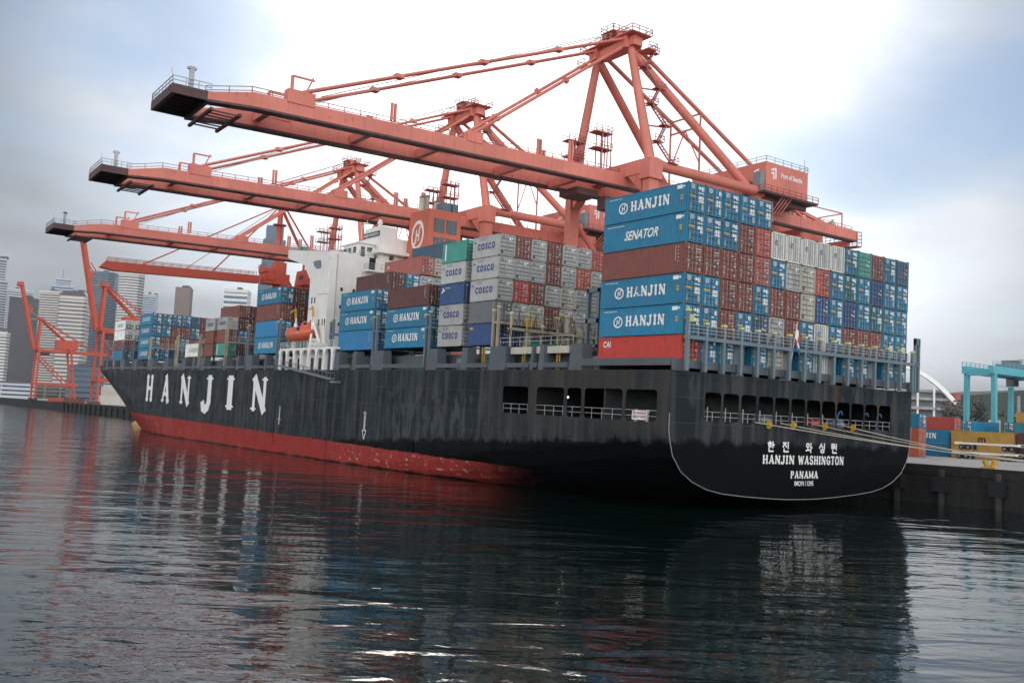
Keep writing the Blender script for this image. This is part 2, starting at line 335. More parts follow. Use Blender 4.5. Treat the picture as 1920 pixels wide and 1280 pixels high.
# ================================================================ ship
SHIP = empty('container_ship'); SHIP.matrix_world = M_SHIP
tag(SHIP, 'huge black hulled container ship with red boot topping, moored stern first at the wharf', 'container ship')
def hull_mat():
    m = mat('hull_paint', (0.0160, 0.0215, 0.0260), 0.5, spec=0.08, var=0, grime=0.3, gs=0.12, streak=0.0, rust=0.0)
    t = m.node_tree; P = t.nodes['Principled BSDF']; src = P.inputs['Base Color'].links[0].from_socket
    c = t.nodes.new('ShaderNodeTexCoord'); sp = t.nodes.new('ShaderNodeSeparateXYZ'); t.links.new(c.outputs['Object'], sp.inputs[0])
    def mth(op, a, b=None):
        n = t.nodes.new('ShaderNodeMath'); n.operation = op
        for i, v in enumerate((a, b)):
            if v is None: continue
            if hasattr(v, 'links'): t.links.new(v, n.inputs[i])
            else: n.inputs[i].default_value = v
        return n.outputs[0]
    def rng(v, a, b_, lo=0, hi=1):
        n = t.nodes.new('ShaderNodeMapRange'); t.links.new(v, n.inputs[0])
        for i, x in enumerate((a, b_, lo, hi)): n.inputs[i+1].default_value = x
        return n.outputs[0]
    def mixc(f, a, b_):
        x = t.nodes.new('ShaderNodeMix'); x.data_type = 'RGBA'
        for s_, v in ((0, f), (6, a), (7, b_)):
            if hasattr(v, 'links'): t.links.new(v, x.inputs[s_])
            else: x.inputs[s_].default_value = v
        return x.outputs[2]
    def noise(scale, det, sx, sy, sz, rough=.5):
        mp = t.nodes.new('ShaderNodeMapping'); mp.inputs['Scale'].default_value = (sx, sy, sz); t.links.new(c.outputs['Object'], mp.inputs[0])
        n = t.nodes.new('ShaderNodeTexNoise'); n.inputs['Scale'].default_value = scale; n.inputs['Detail'].default_value = det; n.inputs['Roughness'].default_value = rough
        t.links.new(mp.outputs[0], n.inputs['Vector']); return n.outputs['Fac']
    xy = mth('ADD', sp.outputs[0], sp.outputs[1])
    cb = t.nodes.new('ShaderNodeCombineXYZ'); t.links.new(xy, cb.inputs[0]); t.links.new(sp.outputs[2], cb.inputs[1])
    # patches of repainted plating
    br = t.nodes.new('ShaderNodeTexBrick'); t.links.new(cb.outputs[0], br.inputs['Vector'])
    br.inputs['Scale'].default_value = 1; br.inputs['Brick Width'].default_value = 11; br.inputs['Row Height'].default_value = 2.45; br.inputs['Mortar Size'].default_value = 0.03
    br.inputs['Color1'].default_value = (0, 0, 0, 1); br.inputs['Color2'].default_value = (1, 1, 1, 1); br.inputs['Mortar'].default_value = (.5, .5, .5, 1); br.inputs['Bias'].default_value = 0
    o = mixc(rng(br.outputs['Color'], 0, 1, 0, .5), src, (0.026, 0.034, 0.040, 1))
    o = mixc(rng(br.outputs['Fac'], 0, 1, 0, .55), o, (0.075, 0.085, 0.09, 1))
    o = mixc(rng(noise(.9, 5, 1, 1, .045), .47, .68, 0, .85), o, (0.068, 0.070, 0.066, 1))      # vertical run-off streaks
    o = mixc(rng(noise(.5, 9, 1, 1, .35, .65), .53, .60, 0, .70), o, (0.052, 0.058, 0.060, 1))     # scuffed faded paint
    o = mixc(rng(noise(.30, 6, 1, 1, .08), .62, .74, 0, .6), o, (0.10, 0.055, 0.03, 1))          # rust runs
    wz = mth('MULTIPLY', rng(sp.outputs[1], 34, 20), rng(sp.outputs[2], 4, 7)); wz = mth('MULTIPLY', wz, rng(sp.outputs[1], .1, .6))
    o = mixc(mth('MULTIPLY', wz, rng(noise(.35, 8, 1, 1, .3, .6), .35, .62, .15, .85)), o, (0.050, 0.045, 0.037, 1))          # sun bleached brownish plating by the side openings
    sc_ = mth('MULTIPLY', mth('MULTIPLY', rng(sp.outputs[1], 64, 52), rng(sp.outputs[1], 27, 36)), rng(sp.outputs[2], 11.8, 9))
    o = mixc(mth('MULTIPLY', sc_, rng(noise(.55, 10, 1, 1, .45, .7), .50, .55)), o, (0.058, 0.064, 0.066, 1))
    lim = mth('ADD', rng(sp.outputs[1], 0, 75, 5.6, 1.2), mth('MULTIPLY', mth('SUBTRACT', noise(.45, 8, 1, 1, .5, .7), .5), 3.0))   # near-black below a ragged edge on the lower stern quarter
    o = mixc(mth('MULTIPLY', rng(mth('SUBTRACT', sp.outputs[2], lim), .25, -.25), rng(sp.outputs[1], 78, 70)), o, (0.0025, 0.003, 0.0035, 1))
    red = mixc(rng(noise(.35, 7, 1, 1, .4), .42, .68, 0, .5), (0.30, 0.036, 0.028, 1), (0.17, 0.040, 0.032, 1))
    near = mth('MULTIPLY', rng(sp.outputs[1], 80, 62), rng(sp.outputs[1], 5, 40))
    peel = mth('MULTIPLY', near, rng(noise(1.5, 12, .5, .5, 1.3, .75), .575, .60))
    red = mixc(mth('MULTIPLY', peel, .8), red, (0.50, 0.42, 0.40, 1))
    edge = mth('ADD', sp.outputs[2], mth('MULTIPLY', mth('SUBTRACT', noise(.6, 8, 1, 1, 1), .5), .5))
    o = mixc(mth('MULTIPLY', rng(edge, 1.05, 0.95), rng(mth('ADD', sp.outputs[1], mth('MULTIPLY', noise(.3, 6, 1, 1, 1), 14)), 30, 44)), o, red)
    wl = mth('ADD', sp.outputs[2], mth('MULTIPLY', sp.outputs[1], .0134))                          # wet weed at the waterline
    wl = mth('ADD', wl, mth('MULTIPLY', noise(.25, 6, 1, 1, .2), .8))
    o = mixc(rng(wl, -.45, -.62), o, (0.012, 0.012, 0.010, 1))
    t.links.new(o, P.inputs['Base Color'])
    bp = t.nodes.new('ShaderNodeBump'); bp.inputs['Strength'].default_value = .35; bp.inputs['Distance'].default_value = .08
    t.links.new(noise(.28, 2, 1, 1, .9), bp.inputs['Height']); t.links.new(bp.outputs[0], P.inputs['Normal'])
    return m
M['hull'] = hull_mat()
B = 20.15
TT = [(-.14,0),(-.12,2.5),(0,5.4),(.26,9.4),(.56,12.5),(.98,14.7),(1.71,16.7),(2.69,18.3),(4.18,19.5),(6.11,20.08),(7.0,20.15)]
def interp(tb, v):
    if v <= tb[0][0]: return tb[0][1]
    for (a, c), (a2, c2) in zip(tb, tb[1:]):
        if v <= a2: return c + (c2-c)*(v-a)/(a2-a)
    return tb[-1][1]
STEM = [(-9,252),(-6.4,252.6),(-3.6,260.6),(-.4,267),(3.2,271),(6,275.5),(9.3,284),(12.3,293),(14,297),(17,302)]
def zk(y): return max(-5.0, 7.0-.13*y)
def zb(y): return max(-9.5, -.14-.11*y)
def half(y, z):
    k, q = zk(y), zb(y)
    h = B if z >= k else interp(TT, -.14 + (z-q)/(k-q)*7.14) if z > q else 0
    ys = interp(STEM, z); ye = 155 + 68*min(1, max(0, (z+5)/17))
    p = 1.75 + .55*min(1, max(0, (z+5)/17))
    if y > ye: h *= max(0, 1-((min(y, ys)-ye)/(ys-ye))**p)
    return h
def ztop(y):
    t = min(1, max(0, (y-262)/55)); t2 = min(1, max(0, (y-236)/2.5)); t = min(1, max(0, (y-265)/30)); return 12.3 + 1.6*t*t + 1.5*t2
SO = [(1.7,6.1),(6.6,12.5),(13.05,15.4),(16.0,20.9),(22.5,27.5)]     # mooring-deck openings in the side
SZ = (7.25, 10.37)
XO = [(-15.32+2.628*i, -15.32+2.628*i+2.3) for i in range(12)]       # and in the transom
XZ = (7.62, 10.46)
def corner_fill(mb, P3, a0, a1, c0, c1, r=.42, n=4):
    for (a, sa) in ((a0, 1), (a1, -1)):
        for (c, s2) in ((c0, 1), (c1, -1)):
            arc_ = [(a+sa*r*(1-math.cos(q*math.pi/2/n)), c+s2*r*(1-math.sin(q*math.pi/2/n))) for q in range(n+1)]
            for u, v in zip(arc_, arc_[1:]): mb.poly([P3(a, c), P3(*u), P3(*v)])
hb = MB()
ycols = sorted(set([0] + [v for s_ in SO for v in s_] + list(range(30, 160, 5)) + [236, 238.5] + [160+3*i for i in range(55)] + [324.5]))
zup = [ 'top', 10.37, 7.25 ]
def rows(y):
    zt, ys_k = ztop(y), 7.0
    zs = [zt, (zt+10.37)/2, 10.37, 7.25, 7.0] + [7.0-(7.0-zb(y))*t for t in (.05,.1,.17,.25,.33,.42,.5,.58,.66,.74,.81,.87,.92,.96,.985,1.0)]
    return zs
for sgn in (-1, 1):
    for ya, yb in zip(ycols, ycols[1:]):
        ra, rb = rows(ya), rows(yb)
        for i in range(len(ra)-1):
            if i == 2 and sgn < 0 and any(abs(ya-s_[0]) < .01 for s_ in SO): continue
            q = []
            for y, z in ((ya, ra[i]), (yb, rb[i]), (yb, rb[i+1]), (ya, ra[i+1])):
                yy = min(y, interp(STEM, z)); q.append((sgn*half(yy, z), yy, z))
            hb.poly(q)
    for a, c in (SO if sgn < 0 else []): corner_fill(hb, lambda y, z, s_=sgn: (s_*B, y, z), a, c, *SZ)
def zbot(x):
    x = abs(x); inv = [(h, z) for z, h in TT]; return interp(inv, x)
xc = sorted(set([-B] + [v for s_ in XO for v in s_] + [-19.8,-19.3,-18.6,-17.8,-16.8,-16,16.3,17.2,18,18.7,19.3,19.8] + [B]))
for xa, xb in zip(xc, xc[1:]):
    hole = any(abs(xa-s_[0]) < .01 for s_ in XO)
    hb.poly([(xa,0,zbot(xa)),(xb,0,zbot(xb)),(xb,0,XZ[0]),(xa,0,XZ[0])])
    if not hole: hb.poly([(xa,0,XZ[0]),(xb,0,XZ[0]),(xb,0,XZ[1]),(xa,0,XZ[1])])
    hb.poly([(xa,0,XZ[1]),(xb,0,XZ[1]),(xb,0,12.3),(xa,0,12.3)])
for a, c in XO: corner_fill(hb, lambda x, z: (x, 0, z), a, c, *XZ)
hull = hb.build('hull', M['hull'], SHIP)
bm = bmesh.new(); bm.from_mesh(hull.data); bmesh.ops.remove_doubles(bm, verts=bm.verts, dist=.002)
bmesh.ops.dissolve_degenerate(bm, dist=.003, edges=bm.edges); bmesh.ops.recalc_face_normals(bm, faces=bm.faces); bm.to_mesh(hull.data); bm.free()
# welded edge round the transom, rubbing lines
b = MB(); ol = [(x, zbot(x)) for x in [-B+.02,-20.1,-19.9,-19.5,-19,-18.3,-17.5,-16.7,-15.7,-14.7,-13.6,-12.5,-11,-9.4,-7.4,-5.4,-2.5,0,2.5,5.4,7.4,9.4,11,12.5,13.6,14.7,15.7,16.7,17.5,18.3,19,19.5,19.9,20.1,B-.02]]
ol = [(-B+.02, 8.2)] + ol + [(B-.02, 8.2)]
b.path([(x, -.03, z) for x, z in ol], .035, 5)
b.build('transom_edge_weld', M['galv'], hull)
# bow name: letters painted on the plating
b = MB()
LY = [('H',185.9,179.6),('A',171.5,165.2),('N',156.6,149.0),('J',140.0,133.6),('I',125.2,120.3),('N',110.6,102.6)]
for ch, ya, yb in LY:
    wd, st, sf = GL[ch]; polys = []
    for pl, wt in st: polys += stroke(pl, .27*wt)
    for a, c, y in sf: polys.append([(a, 0 if y == 0 else .935), (c, 0 if y == 0 else .935), (c, .065 if y == 0 else 1), (a, .065 if y == 0 else 1)])
    z0 = 4.8 if ch != 'J' else 3.9; hgt = 10.68 - z0
    b = MB()
    for i, q in enumerate(polys):
        b.poly([(-B-.012-.003*i, ya-(ya-yb)*x/wd, z0+hgt*y) for x, y in q])
    b.build('bow_letter', M['letter'], hull)
# stern name
X = Vector((1,0,0)); Z = Vector((0,0,1))
for txt, x, z_, hh, ww, ser in (('HANJIN',-6.5,3.62,.82,5.1,1),('WASHINGTON',-.75,3.62,.82,7.9,1),('PANAMA',-1.95,2.12,.70,4.6,1),('IMO9111395',-1.3,1.32,.5,3.2,0)):
    b = MB(); p, wd = serif(txt, .16, .27) if ser else sans(txt); decal(b, p, (x,-.02,z_), X, Z, hh, ww/wd); b.build('stern_lettering', M['letter'], hull)
for k, x in (('han',-5.8),('jin',-3.4),('wa',.45),('sing',2.75),('teon',4.85)):
    b = MB()
    for i, pl in enumerate(HANGUL[k]): decal(b, stroke(pl, .18), (x,-.02-.004*i,4.85), X, Z, 1.0, 1.05)
    b.build('stern_character', M['letter'], hull)
# load marks on the side (tug arrows)
b = MB()
for y, z0, s in ((63.0,2.0,1.0),(96.2,2.6,.8)):
    for q in ([(0,3.4),(0,1.3),(-.45,1.3),(.15,0),(.75,1.3),(.3,1.3),(.3,3.4),(0,3.4)],):
        for pl in stroke(q, .17): b.poly([(-B-.02, y-px*s, z0+pz*s) for px, pz in pl])
    p, wd = sans('TUG'); decal(b, p, (-B-.02, y+.35*s, z0+3.6*s), (0,-1,0), Z, .45*s, .9*s/wd)
b.build('tug_arrow', M['letter'], hull)
# vertical fender / pipe strakes on the side
for y, z0, z1 in ((98.5,-1.5,7.2),(75.9,-2.0,7.0),(48.0,0.6,4.8)): b = MB(); b.box(-B-.14,-B,y-.12,y+.12,z0,z1); b.build('side_strake', M['hull'], hull)
# bulbous bow
b = MB()
for i in range(12):
    for j in range(10):
        P3 = lambda a, c: (2.6*math.sin(math.pi*a/12)*math.cos(2*math.pi*c/10), 262-9*math.cos(math.pi*a/12)+6, -6.3+3.1*math.sin(math.pi*a/12)*math.sin(2*math.pi*c/10))
        b.poly([P3(i,j),P3(i+1,j),P3(i+1,j+1),P3(i,j+1)])
b.build('bulbous_bow', M['yellow'], SHIP, smooth=True)
# ---- interior of the mooring deck
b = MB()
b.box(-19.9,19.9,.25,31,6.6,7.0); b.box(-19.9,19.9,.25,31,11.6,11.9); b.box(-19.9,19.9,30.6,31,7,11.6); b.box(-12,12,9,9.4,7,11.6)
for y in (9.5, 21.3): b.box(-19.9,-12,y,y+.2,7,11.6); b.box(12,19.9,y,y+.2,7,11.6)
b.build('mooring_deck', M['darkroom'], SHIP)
b = MB()
for a, c in XO:
    if int(a*10) % 2 == 0 or a < 8: b.tube(((a+c)/2+.2, .9, 7.0), ((a+c)/2+.2, .9, 9.0), .05)
for y0, y1 in SO: b.tube((-19.6,y0+.35,7),(-19.6,y0+.35,9.9), .06)
b.rail([(-15.4,.12,7.6),(15.9,.12,7.6)], h=.95, step=1.3, r=.022, bars=2)
b.rail([(-B+.12,1.7,7.25),(-B+.12,27.5,7.25)], h=1.1, step=1.6, r=.022, bars=2)
b.build('mooring_rail', M['galv'], SHIP)
for x, mk in ((5.2,'red_item'),(9.0,'steel'),(-3.5,'steel')):
    b = MB(); b.tube((x-.9,2.6,8.0),(x+.9,2.6,8.0),.45,n=14); b.tube((x-1.0,2.6,8.0),(x-.9,2.6,8.0),.62,n=14); b.tube((x+.9,2.6,8.0),(x+1.0,2.6,8.0),.62,n=14); b.box(x-1.1,x+1.1,2.0,3.2,7,7.5)
    b.build('mooring_winch', M[mk], SHIP)
for x in (7.0, 11.9, 14.5):
    b = MB(); b.path([(x,.8,7),(x,.8,9.0),(x+.25,.8,9.4),(x+.7,.8,9.45),(x+.8,.8,9.1)], .09, 8); b.build('vent_pipe', M['blue_item'], SHIP)
b = MB(); b.box(-19.98,-19.9,3.2,5.3,7.4,8.3); sg = b.build('warning_board', M['white'], SHIP)
b = MB(); p, wd = sans('NO SMOKING'); decal(b, p, (-20.0,5.2,7.95), (0,-1,0), Z, .22, 1.9/wd); p, wd = sans('SAFETY FIRST'); decal(b, p, (-20.0,5.2,7.58), (0,-1,0), Z, .22, 1.9/wd); b.build('board_text', M['red_item'], sg)
for y, z in ((24,9.4),(17.2,9.3),(10.6,9.6)):
    b = MB(); b.tube((-18.6,y,z),(-18.6,y,z+.16),.09,n=8); b.build('deck_lamp', M['lamp'], SHIP)
for y in (2.2,3.8,5.4):
    b = MB(); b.tube((-19.3,y,7),(-19.3,y,8.1),.14,n=8); b.tube((-19.3,y,8.1),(-19.3,y,8.4),.24,.15,n=8); b.build('vent_head', M['white'], SHIP)
# ---- main deck, hatch coaming, transom panels, side bulwark
b = MB()
dk = [(s*half(y,12.3), y) for s, ys in ((-1, ycols[::2]), (1, ycols[::2][::-1])) for y in ys if y < 312]
b.prism([(x*.998, y) for x, y in dk], 'z', 12.02, 12.06)
b.build('main_deck', M['ship_grey'], SHIP)
for y0, y1 in ((14,31),(31.5,46.3),(48,61.5),(64,76.5),(102,116),(130,146),(147,161),(189,204),(217.5,232)): b = MB(); b.box(-17.6,17.6,y0,y1,12.06,14.5); b.build('hatch_coaming', M['ship_grey'], SHIP)
for y0, y1 in ((12.4,15),(37,41),(46,48),(61,64.3),(99,102),(116,118),(161,166),(186,190)):
    b = MB(); b.box(-18.4,-16.2,y0,y1,12.06,13.9); b.build('deck_store', M['steel'], SHIP)
for i in range(15):
    x0 = -18.75 + i*2.52; b = MB(); b.box(x0+.12,x0+2.40,-.16,-.05,12.62,13.42); b.box(x0+.0,x0+.12,-.12,-.04,12.3,13.42)
    b.build('wave_breaker_panel', M['ship_grey'], SHIP)
for q in ((-B,-18.8,-.12,-.02,12.3,13.45),(19.05,B,-.12,-.02,12.3,13.45),(-B-.05,-B+.05,0,13.3,12.75,13.5),(B-.05,B+.05,0,13.3,12.75,13.5)):
    b = MB(); b.box(*q); b.build('corner_bulwark', M['ship_grey'], SHIP)
PIL = [(13.3,15.5),(20.0,21.0),(22.0,22.6),(27.5,31.0),(35.9,37.4),(43.2,46.1),(58.5,62.1),(67.2,68.7),(73.2,75.2),(97.9,99.9),(104.5,105.5),(112.0,115.2),(119.4,120.9),(126.5,128),(140.8,143.8),(147.6,149.6),(154.4,157.7),(168.6,172.2),(182.3,186.4),(198.1,200.9),(211.4,213.8),(222,224),(232,234.5),(240,242)]
prev = 13.3
for a, c in PIL:
    for s in (-1, 1):
        ha = half((a+c)/2, 12.3); 
        b = MB(); x0 = s*(ha-.02); x1 = s*(ha-1.6)
        b.hexa([(min(x0,x1),a,12.3),(max(x0,x1),a,12.3),(max(x0,x1),c,12.3),(min(x0,x1),c,12.3),(min(x0,x1)+.15,a+.12,15.15),(max(x0,x1)-.15,a+.12,15.15),(max(x0,x1)-.15,c-.12,15.15),(min(x0,x1)+.15,c-.12,15.15)])
        b.build('stack_pedestal', M['ship_grey'], SHIP)
b = MB(); ends = [13.3]+[v for p_ in PIL for v in p_]
for k in range(1, len(PIL)):
    y0, y1 = PIL[k-1][1]+.15, PIL[k][0]-.15
    if 75 < y0 < 97: continue
    for s in (-1, 1):
        h0, h1 = half(y0,12.3), half(y1,12.3)
        b = MB(); b.hexa([(s*h0-.05,y0,12.58),(s*h0+.05,y0,12.58),(s*h1+.05,y1,12.58),(s*h1-.05,y1,12.58),(s*h0-.05,y0,13.12),(s*h0+.05,y0,13.12),(s*h1+.05,y1,13.12),(s*h1-.05,y1,13.12)]); b.build('side_bulwark', M['ship_grey'], SHIP)
# ---- lashing bridges
def post(mb, x, y, z0, z1, w=.34, d=.34, mi=0): mb.box(x-w/2,x+w/2,y-d/2,y+d/2,z0,z1,mi); mb.box(x-w/2-.04,x+w/2+.04,y-d/2-.04,y+d/2+.04,z1,z1+.22,1)
b = MB()
for i in range(16):
    x = -18.9+2.52*i; post(b, x+.02, -.75, 12.3, 18.0 if i == 0 else 16.9)
    if i < 15: b.box(x+1.2,x+1.4,-.82,-.68,15.8,16.7); b.box(x+1.19,x+1.41,-.83,-.67,16.7,16.85,1)
b.box(-19.1,19.2,-.95,-.45,15.35,15.72)
b.box(19.3,19.6,-.9,-.6,12.3,18.6); b.box(20.0,20.3,-.9,-.6,12.3,18.6); b.box(19.3,20.3,-.9,-.6,17.9,18.7); b.box(19.3,20.3,-.9,-.6,15.35,15.7)
lb = b.build('lashing_bridge', [M['lash'], M['paleyellow']], SHIP)
b = MB(); b.rail([(-18.9,-.9,15.72),(19.2,-.9,15.72)], h=1.0, step=1.26, r=.025, bars=3); b.build('hand_rail', M['galv'], lb)
b = MB(); b.box(-18.9,-18.3,-.98,-.93,17.0,17.7); b.build('marker_board', M['paleyellow'], lb)
def bridge(y, z1, z2, mk='lash', n=7, pale=True):
    b = MB()
    for i in range(n):
        x = -19.4+38.8*i/(n-1); post(b, x, y, 12.1, z2 if i % 2 == 0 else z2-.6, .32, .32); post(b, x, y+1.0, 12.1, z2-.4, .32, .32)
    b.box(-19.5,19.5,y-.2,y+1.2,z1-.3,z1)
    o = b.build('lashing_bridge', [M[mk], M['paleyellow']], SHIP)
    b = MB(); b.rail([(-19.5,y-.1,z1),(19.5,y-.1,z1)], h=1.0, step=2.2, r=.03, bars=2); b.build('hand_rail', M['galv'], o)
bridge(30.4, 18.3, 20.0, 'post_beige', 9)
bridge(46.7, 18.3, 20.2); bridge(62.2, 18.3, 20.6); bridge(77.6, 18.3, 20.6); bridge(100.3, 18.3, 21.5)
bridge(116.4, 18.3, 21); bridge(128.8, 18.3, 21, 'post_beige'); bridge(187.6, 18.3, 20.6, 'post_beige'); bridge(204.6, 18.3, 21); bridge(216.4, 18.3, 20.6); bridge(146.4, 18.3, 20, 'post_beige'); bridge(163.5, 18.3, 20.4, 'post_beige')
# tall lashing tower by the stern stack
b = MB()
for y in (13.9, 15.7):
    b.box(-17.6,-17.15,y,y+.35,12.1,21.4)
b.box(-17.6,-17.15,13.9,16.05,21.0,21.5); b.box(-17.6,-17.1,13.9,16.05,17.6,18.1); b.box(-17.6,-17.1,13.9,16.05,14.9,15.2)
for x in (-12.6, -14.9): b.box(x,x+.35,13.9,14.3,12.1,19.6)
b.box(-17.4,-12.3,13.9,14.3,17.4,17.8)
lt = b.build('lashing_tower', M['lash'], SHIP)
for x, z in ((-14.3,18.2),(-14.6,15.6)):
    b = MB(); 
    for a, c, d, e in ((0,.9,0,.14),(0,.9,.76,.9),(0,.14,.14,.76),(.76,.9,.14,.76)): b.box(x+a,x+c,13.6,13.75,z+d,z+e)
    b.build('lifebuoy_frame', M['yellow'], lt)
# deck machinery between the stern stack and the grey stack
for i, (x, h) in enumerate(((-9.6,19.6),(-7.6,18.0),(-5.9,17.9),(-4.2,17.7))): b = MB(); b.tube((x,29.2,12.1),(x,29.2,h),.62 if i else .5,n=12); b.tube((x,29.2,h),(x,29.2,h+.35),.62,.3,n=12); b.build('ventilator', M['post_beige'], SHIP)
b = MB()
for i in range(9):
    x = -18.6+2.4*i; b.tube((x,28.8,12.1),(x,28.8,19.2-.6*(i%3)),.16,n=8)
    b.tube((x,28.8,19.2-.6*(i%3)),(x,28.8,19.45-.6*(i%3)),.24,n=8,mi=1)
b.box(-19,4,28.5,29.1,17.2,17.55); b.box(-19,4,28.5,29.1,14.9,15.2)
b.build('reefer_rack', [M['post_beige'], M['paleyellow']], SHIP)
for x in (-15.6,-13.0,-11.4): b = MB(); b.box(x,x+1.2,28.2,29.0,15.2,16.1); b.tube((x+.3,28.1,15.6),(x+.9,28.1,15.6),.3,n=8); b.build('deck_pump', M['green'], SHIP)
for (x, y) in ((-19.4,24.5),(-19.4,33.0),(-19.4,18.0)):
    b = MB(); b.box(x,x+.07,y,y+.07,12.1,15.2); b.box(x,x+.07,y+.51,y+.58,12.1,15.2)
    for k in range(8): b.box(x+.01,x+.06,y,y+.58,12.4+.35*k,12.46+.35*k)
    b.build('deck_ladder', M['yellow'], SHIP)
b = MB(); b.rail([(-19.2,16,15.2),(-19.2,30,15.2)], h=1.0, step=1.8, r=.03); b.rail([(-19.8,22.6,12.1),(-19.8,27.4,12.1)], h=1.0, step=1.2, r=.03); b.build('deck_rail', M['galv'], SHIP)
b = MB()
for s in (1,): b.box(-19.6,-17.8,16.2,27.2,14.2,15.0)
b.build('cable_trunk', M['cream'], SHIP)

rg = random.Random(3)
b = MB()
for k in range(60):
    x = rg.uniform(-18.8,-1); z0 = rg.choice((15.3,17.6)); y = rg.uniform(28.2,29.3); p0 = Vector((x,y,z0+rg.uniform(0,.4))); p1 = p0+Vector((rg.uniform(-.7,.7),rg.uniform(-.2,.2),rg.uniform(.5,2.1))); p2 = p1+Vector((rg.uniform(-.6,.6),0,rg.uniform(-1.2,.2)))
    b.path([p0,p1,p2], rg.uniform(.03,.06), 5)
b.build('hose_cluster', M['crane_dark'], SHIP)
for x, z0 in ((-16.9,17.8),(-3.2,15.4)):
    b = MB(); 
    for a, c, d, e_ in ((0,.9,0,.16),(0,.9,.74,.9),(0,.16,.16,.74),(.74,.9,.16,.74)): b.box(x+a,x+c,28.0,28.15,z0+d,z0+e_)
    b.build('lifebuoy_frame', M['yellow'], SHIP)
# ---- accommodation
H0, H1 = 84.0, 92.0
b = MB()
b.box(-17.9,17.9,H0,H1,12.1,32.6)
hs = b.build('accommodation_block', M['white'], SHIP)
# bridge-wing girder with the lightening hole on the port and starboard face
def wing(sx):
    x0, x1 = (-18.05, -17.0) if sx < 0 else (17.0, 18.05)
    bb = MB(); nrm = lambda pts: bb.prism(pts, 'x', x0, x1)
    nrm([(H0-.02,32.6),(102.6,34.8),(102.6,33.4),(101.6,33.0),(94.6,31.2),(90.6,31.55),(88.0,31.5),(H0-.02,31.5)])
    nrm([(H0+.3,31.5),(87.6,31.5),(87.2,30.6),(87.4,30.0),(H0+.3,29.4)])
    nrm([(90.9,31.5),(94.6,31.2),(92.0,28.6),(89.6,28.0),(H0+.3,28.0),(H0+.3,29.4),(87.4,30.0),(89.0,30.0),(90.4,30.6)])
    nrm([(H0+.3,28.0),(89.6,28.0),(88.6,27.0),(88.3,25.5),(H0+.3,25.5)])
    bb.build('bridge_wing_bracket', M['white'], hs)
wing(-1); wing(1)
b = MB(); b.prism([(H1,31.0),(102.5,33.3),(102.5,34.6),(102.2,34.6),(102.2,33.7),(H1,32.5)], 'x', -17.0, 17.0)
b.build('bridge_deck', M['white'], hs)
b = MB(); b.rail([(-17.9,102.5,34.7),(-17.9,H0,32.6)], h=1.0, step=1.6, r=.03, bars=3); b.rail([(-17.9,H0,32.6),(-9,H0,32.6)], h=1.1, step=1.6, r=.03, bars=3); b.build('bridge_wing_rail', M['galv'], hs)
b = MB(); b.box(-17.5,-16.5,97.2,99.0,34.1,35.0); b.build('wing_locker', M['green'], hs)
b = MB(); b.box(-17.8,-13.0,H0+.1,H0+.9,32.6,33.0); b.build('wing_awning', M['white'], hs)
b = MB(); b.box(-17.96,-17.9,87.3,91.4,29.5,31.5); b.build('wing_hole_shade_panel', M['steel'], hs)  # flat grey panel painting the shaded inside of the bracket hole
for x in (-15.5,-13.2,-10.0,-6.5):
    for z in (20.4,23.4,26.4): b = MB(); b.box(x-.22,x+.22,H0-.05,H0+.02,z-.3,z+.3); b.build('porthole_window', M['glass'], hs)
b = MB(); b.tube((-16.6,H0-.12,16.2),(-16.6,H0-.12,32.4),.09,n=6); b.tube((-11.8,H0-.12,16.2),(-11.8,H0-.12,30),.07,n=6); b.build('wall_pipe', M['galv'], hs)
for (y, z) in ((90.6,24.6),(89.4,24.6),(90.6,20.6),(89.4,20.6),(87.0,20.6),(85.6,20.6),(84.7,20.6),(85.8,30.9)):
    b = MB(); b.box(-17.93,-17.88,y-.22,y+.22,z-.55,z+.55); b.build('porthole_window', M['glass'], hs)
# wheelhouse
b = MB(); b.box(-8.6,8.6,H0+.2,92.5,34.2,36.7); b.box(-8.6,-5.6,H0+.2,90.5,36.7,38.6); b.box(-9.4,9.4,H0-1.2,93,33.6,34.2); b.box(-5.5,8.5,H0+.6,92,32.6,33.6); b.box(-11.8,-8.7,86,92.2,32.6,35.2); b.box(-12.2,-8.7,85.6,92.4,35.2,35.45)
b.box(-8.2,-6.6,H0+.3,H0+2,30.2,33.6)
wh = b.build('wheelhouse', M['white'], SHIP)
b = MB()
for y in (91.4, 89.6, 87.6): b.box(-11.83,-11.78,y-.6,y+.6,33.7,34.7)
b.box(-11.4,-10.6,85.95,86.02,32.8,34.7); b.box(-10.2,-9.2,85.95,86.02,33.9,34.7)
b.build('wheelhouse_window', M['glass'], wh)
b = MB(); b.box(-8.72,-8.62,84.6,90.6,36.85,37.75); nb = b.build('name_board', M['glass'], wh)
b = MB(); p, wd = sans('HANJIN WASHINGTON'); decal(b, p, (-8.75,90.4,37.02), (0,-1,0), Z, .55, 5.6/wd); b.build('name_board_text', M['letter'], nb)
b = MB(); b.box(-11.5,-5.0,H0-1.6,H0,30.0,30.3); b.build('aft_balcony', M['white'], hs)
b = MB(); b.rail([(-11.5,H0,30.3),(-11.5,H0-1.55,30.3),(-5,H0-1.55,30.3)], h=1.1, step=1.2, r=.03, bars=3); b.build('balcony_rail', M['galv'], hs)
b = MB(); b.box(-10.6,-9.4,H0-.05,H0+.02,30.3,32.6); b.build('balcony_door', M['glass'], hs)
b = MB(); b.tube((-1,82.8,34),(-1,82.8,41.5),.3,.2,n=10); b.box(-2.2,.2,82.4,83.2,40.4,40.6); b.box(-1.9,-.1,82.5,83.1,41.5,41.7); b.rail([(-2.2,82.4,40.6),(.2,82.4,40.6)], h=.9, step=.8, r=.03); b.build('signal_mast', M['white'], SHIP)
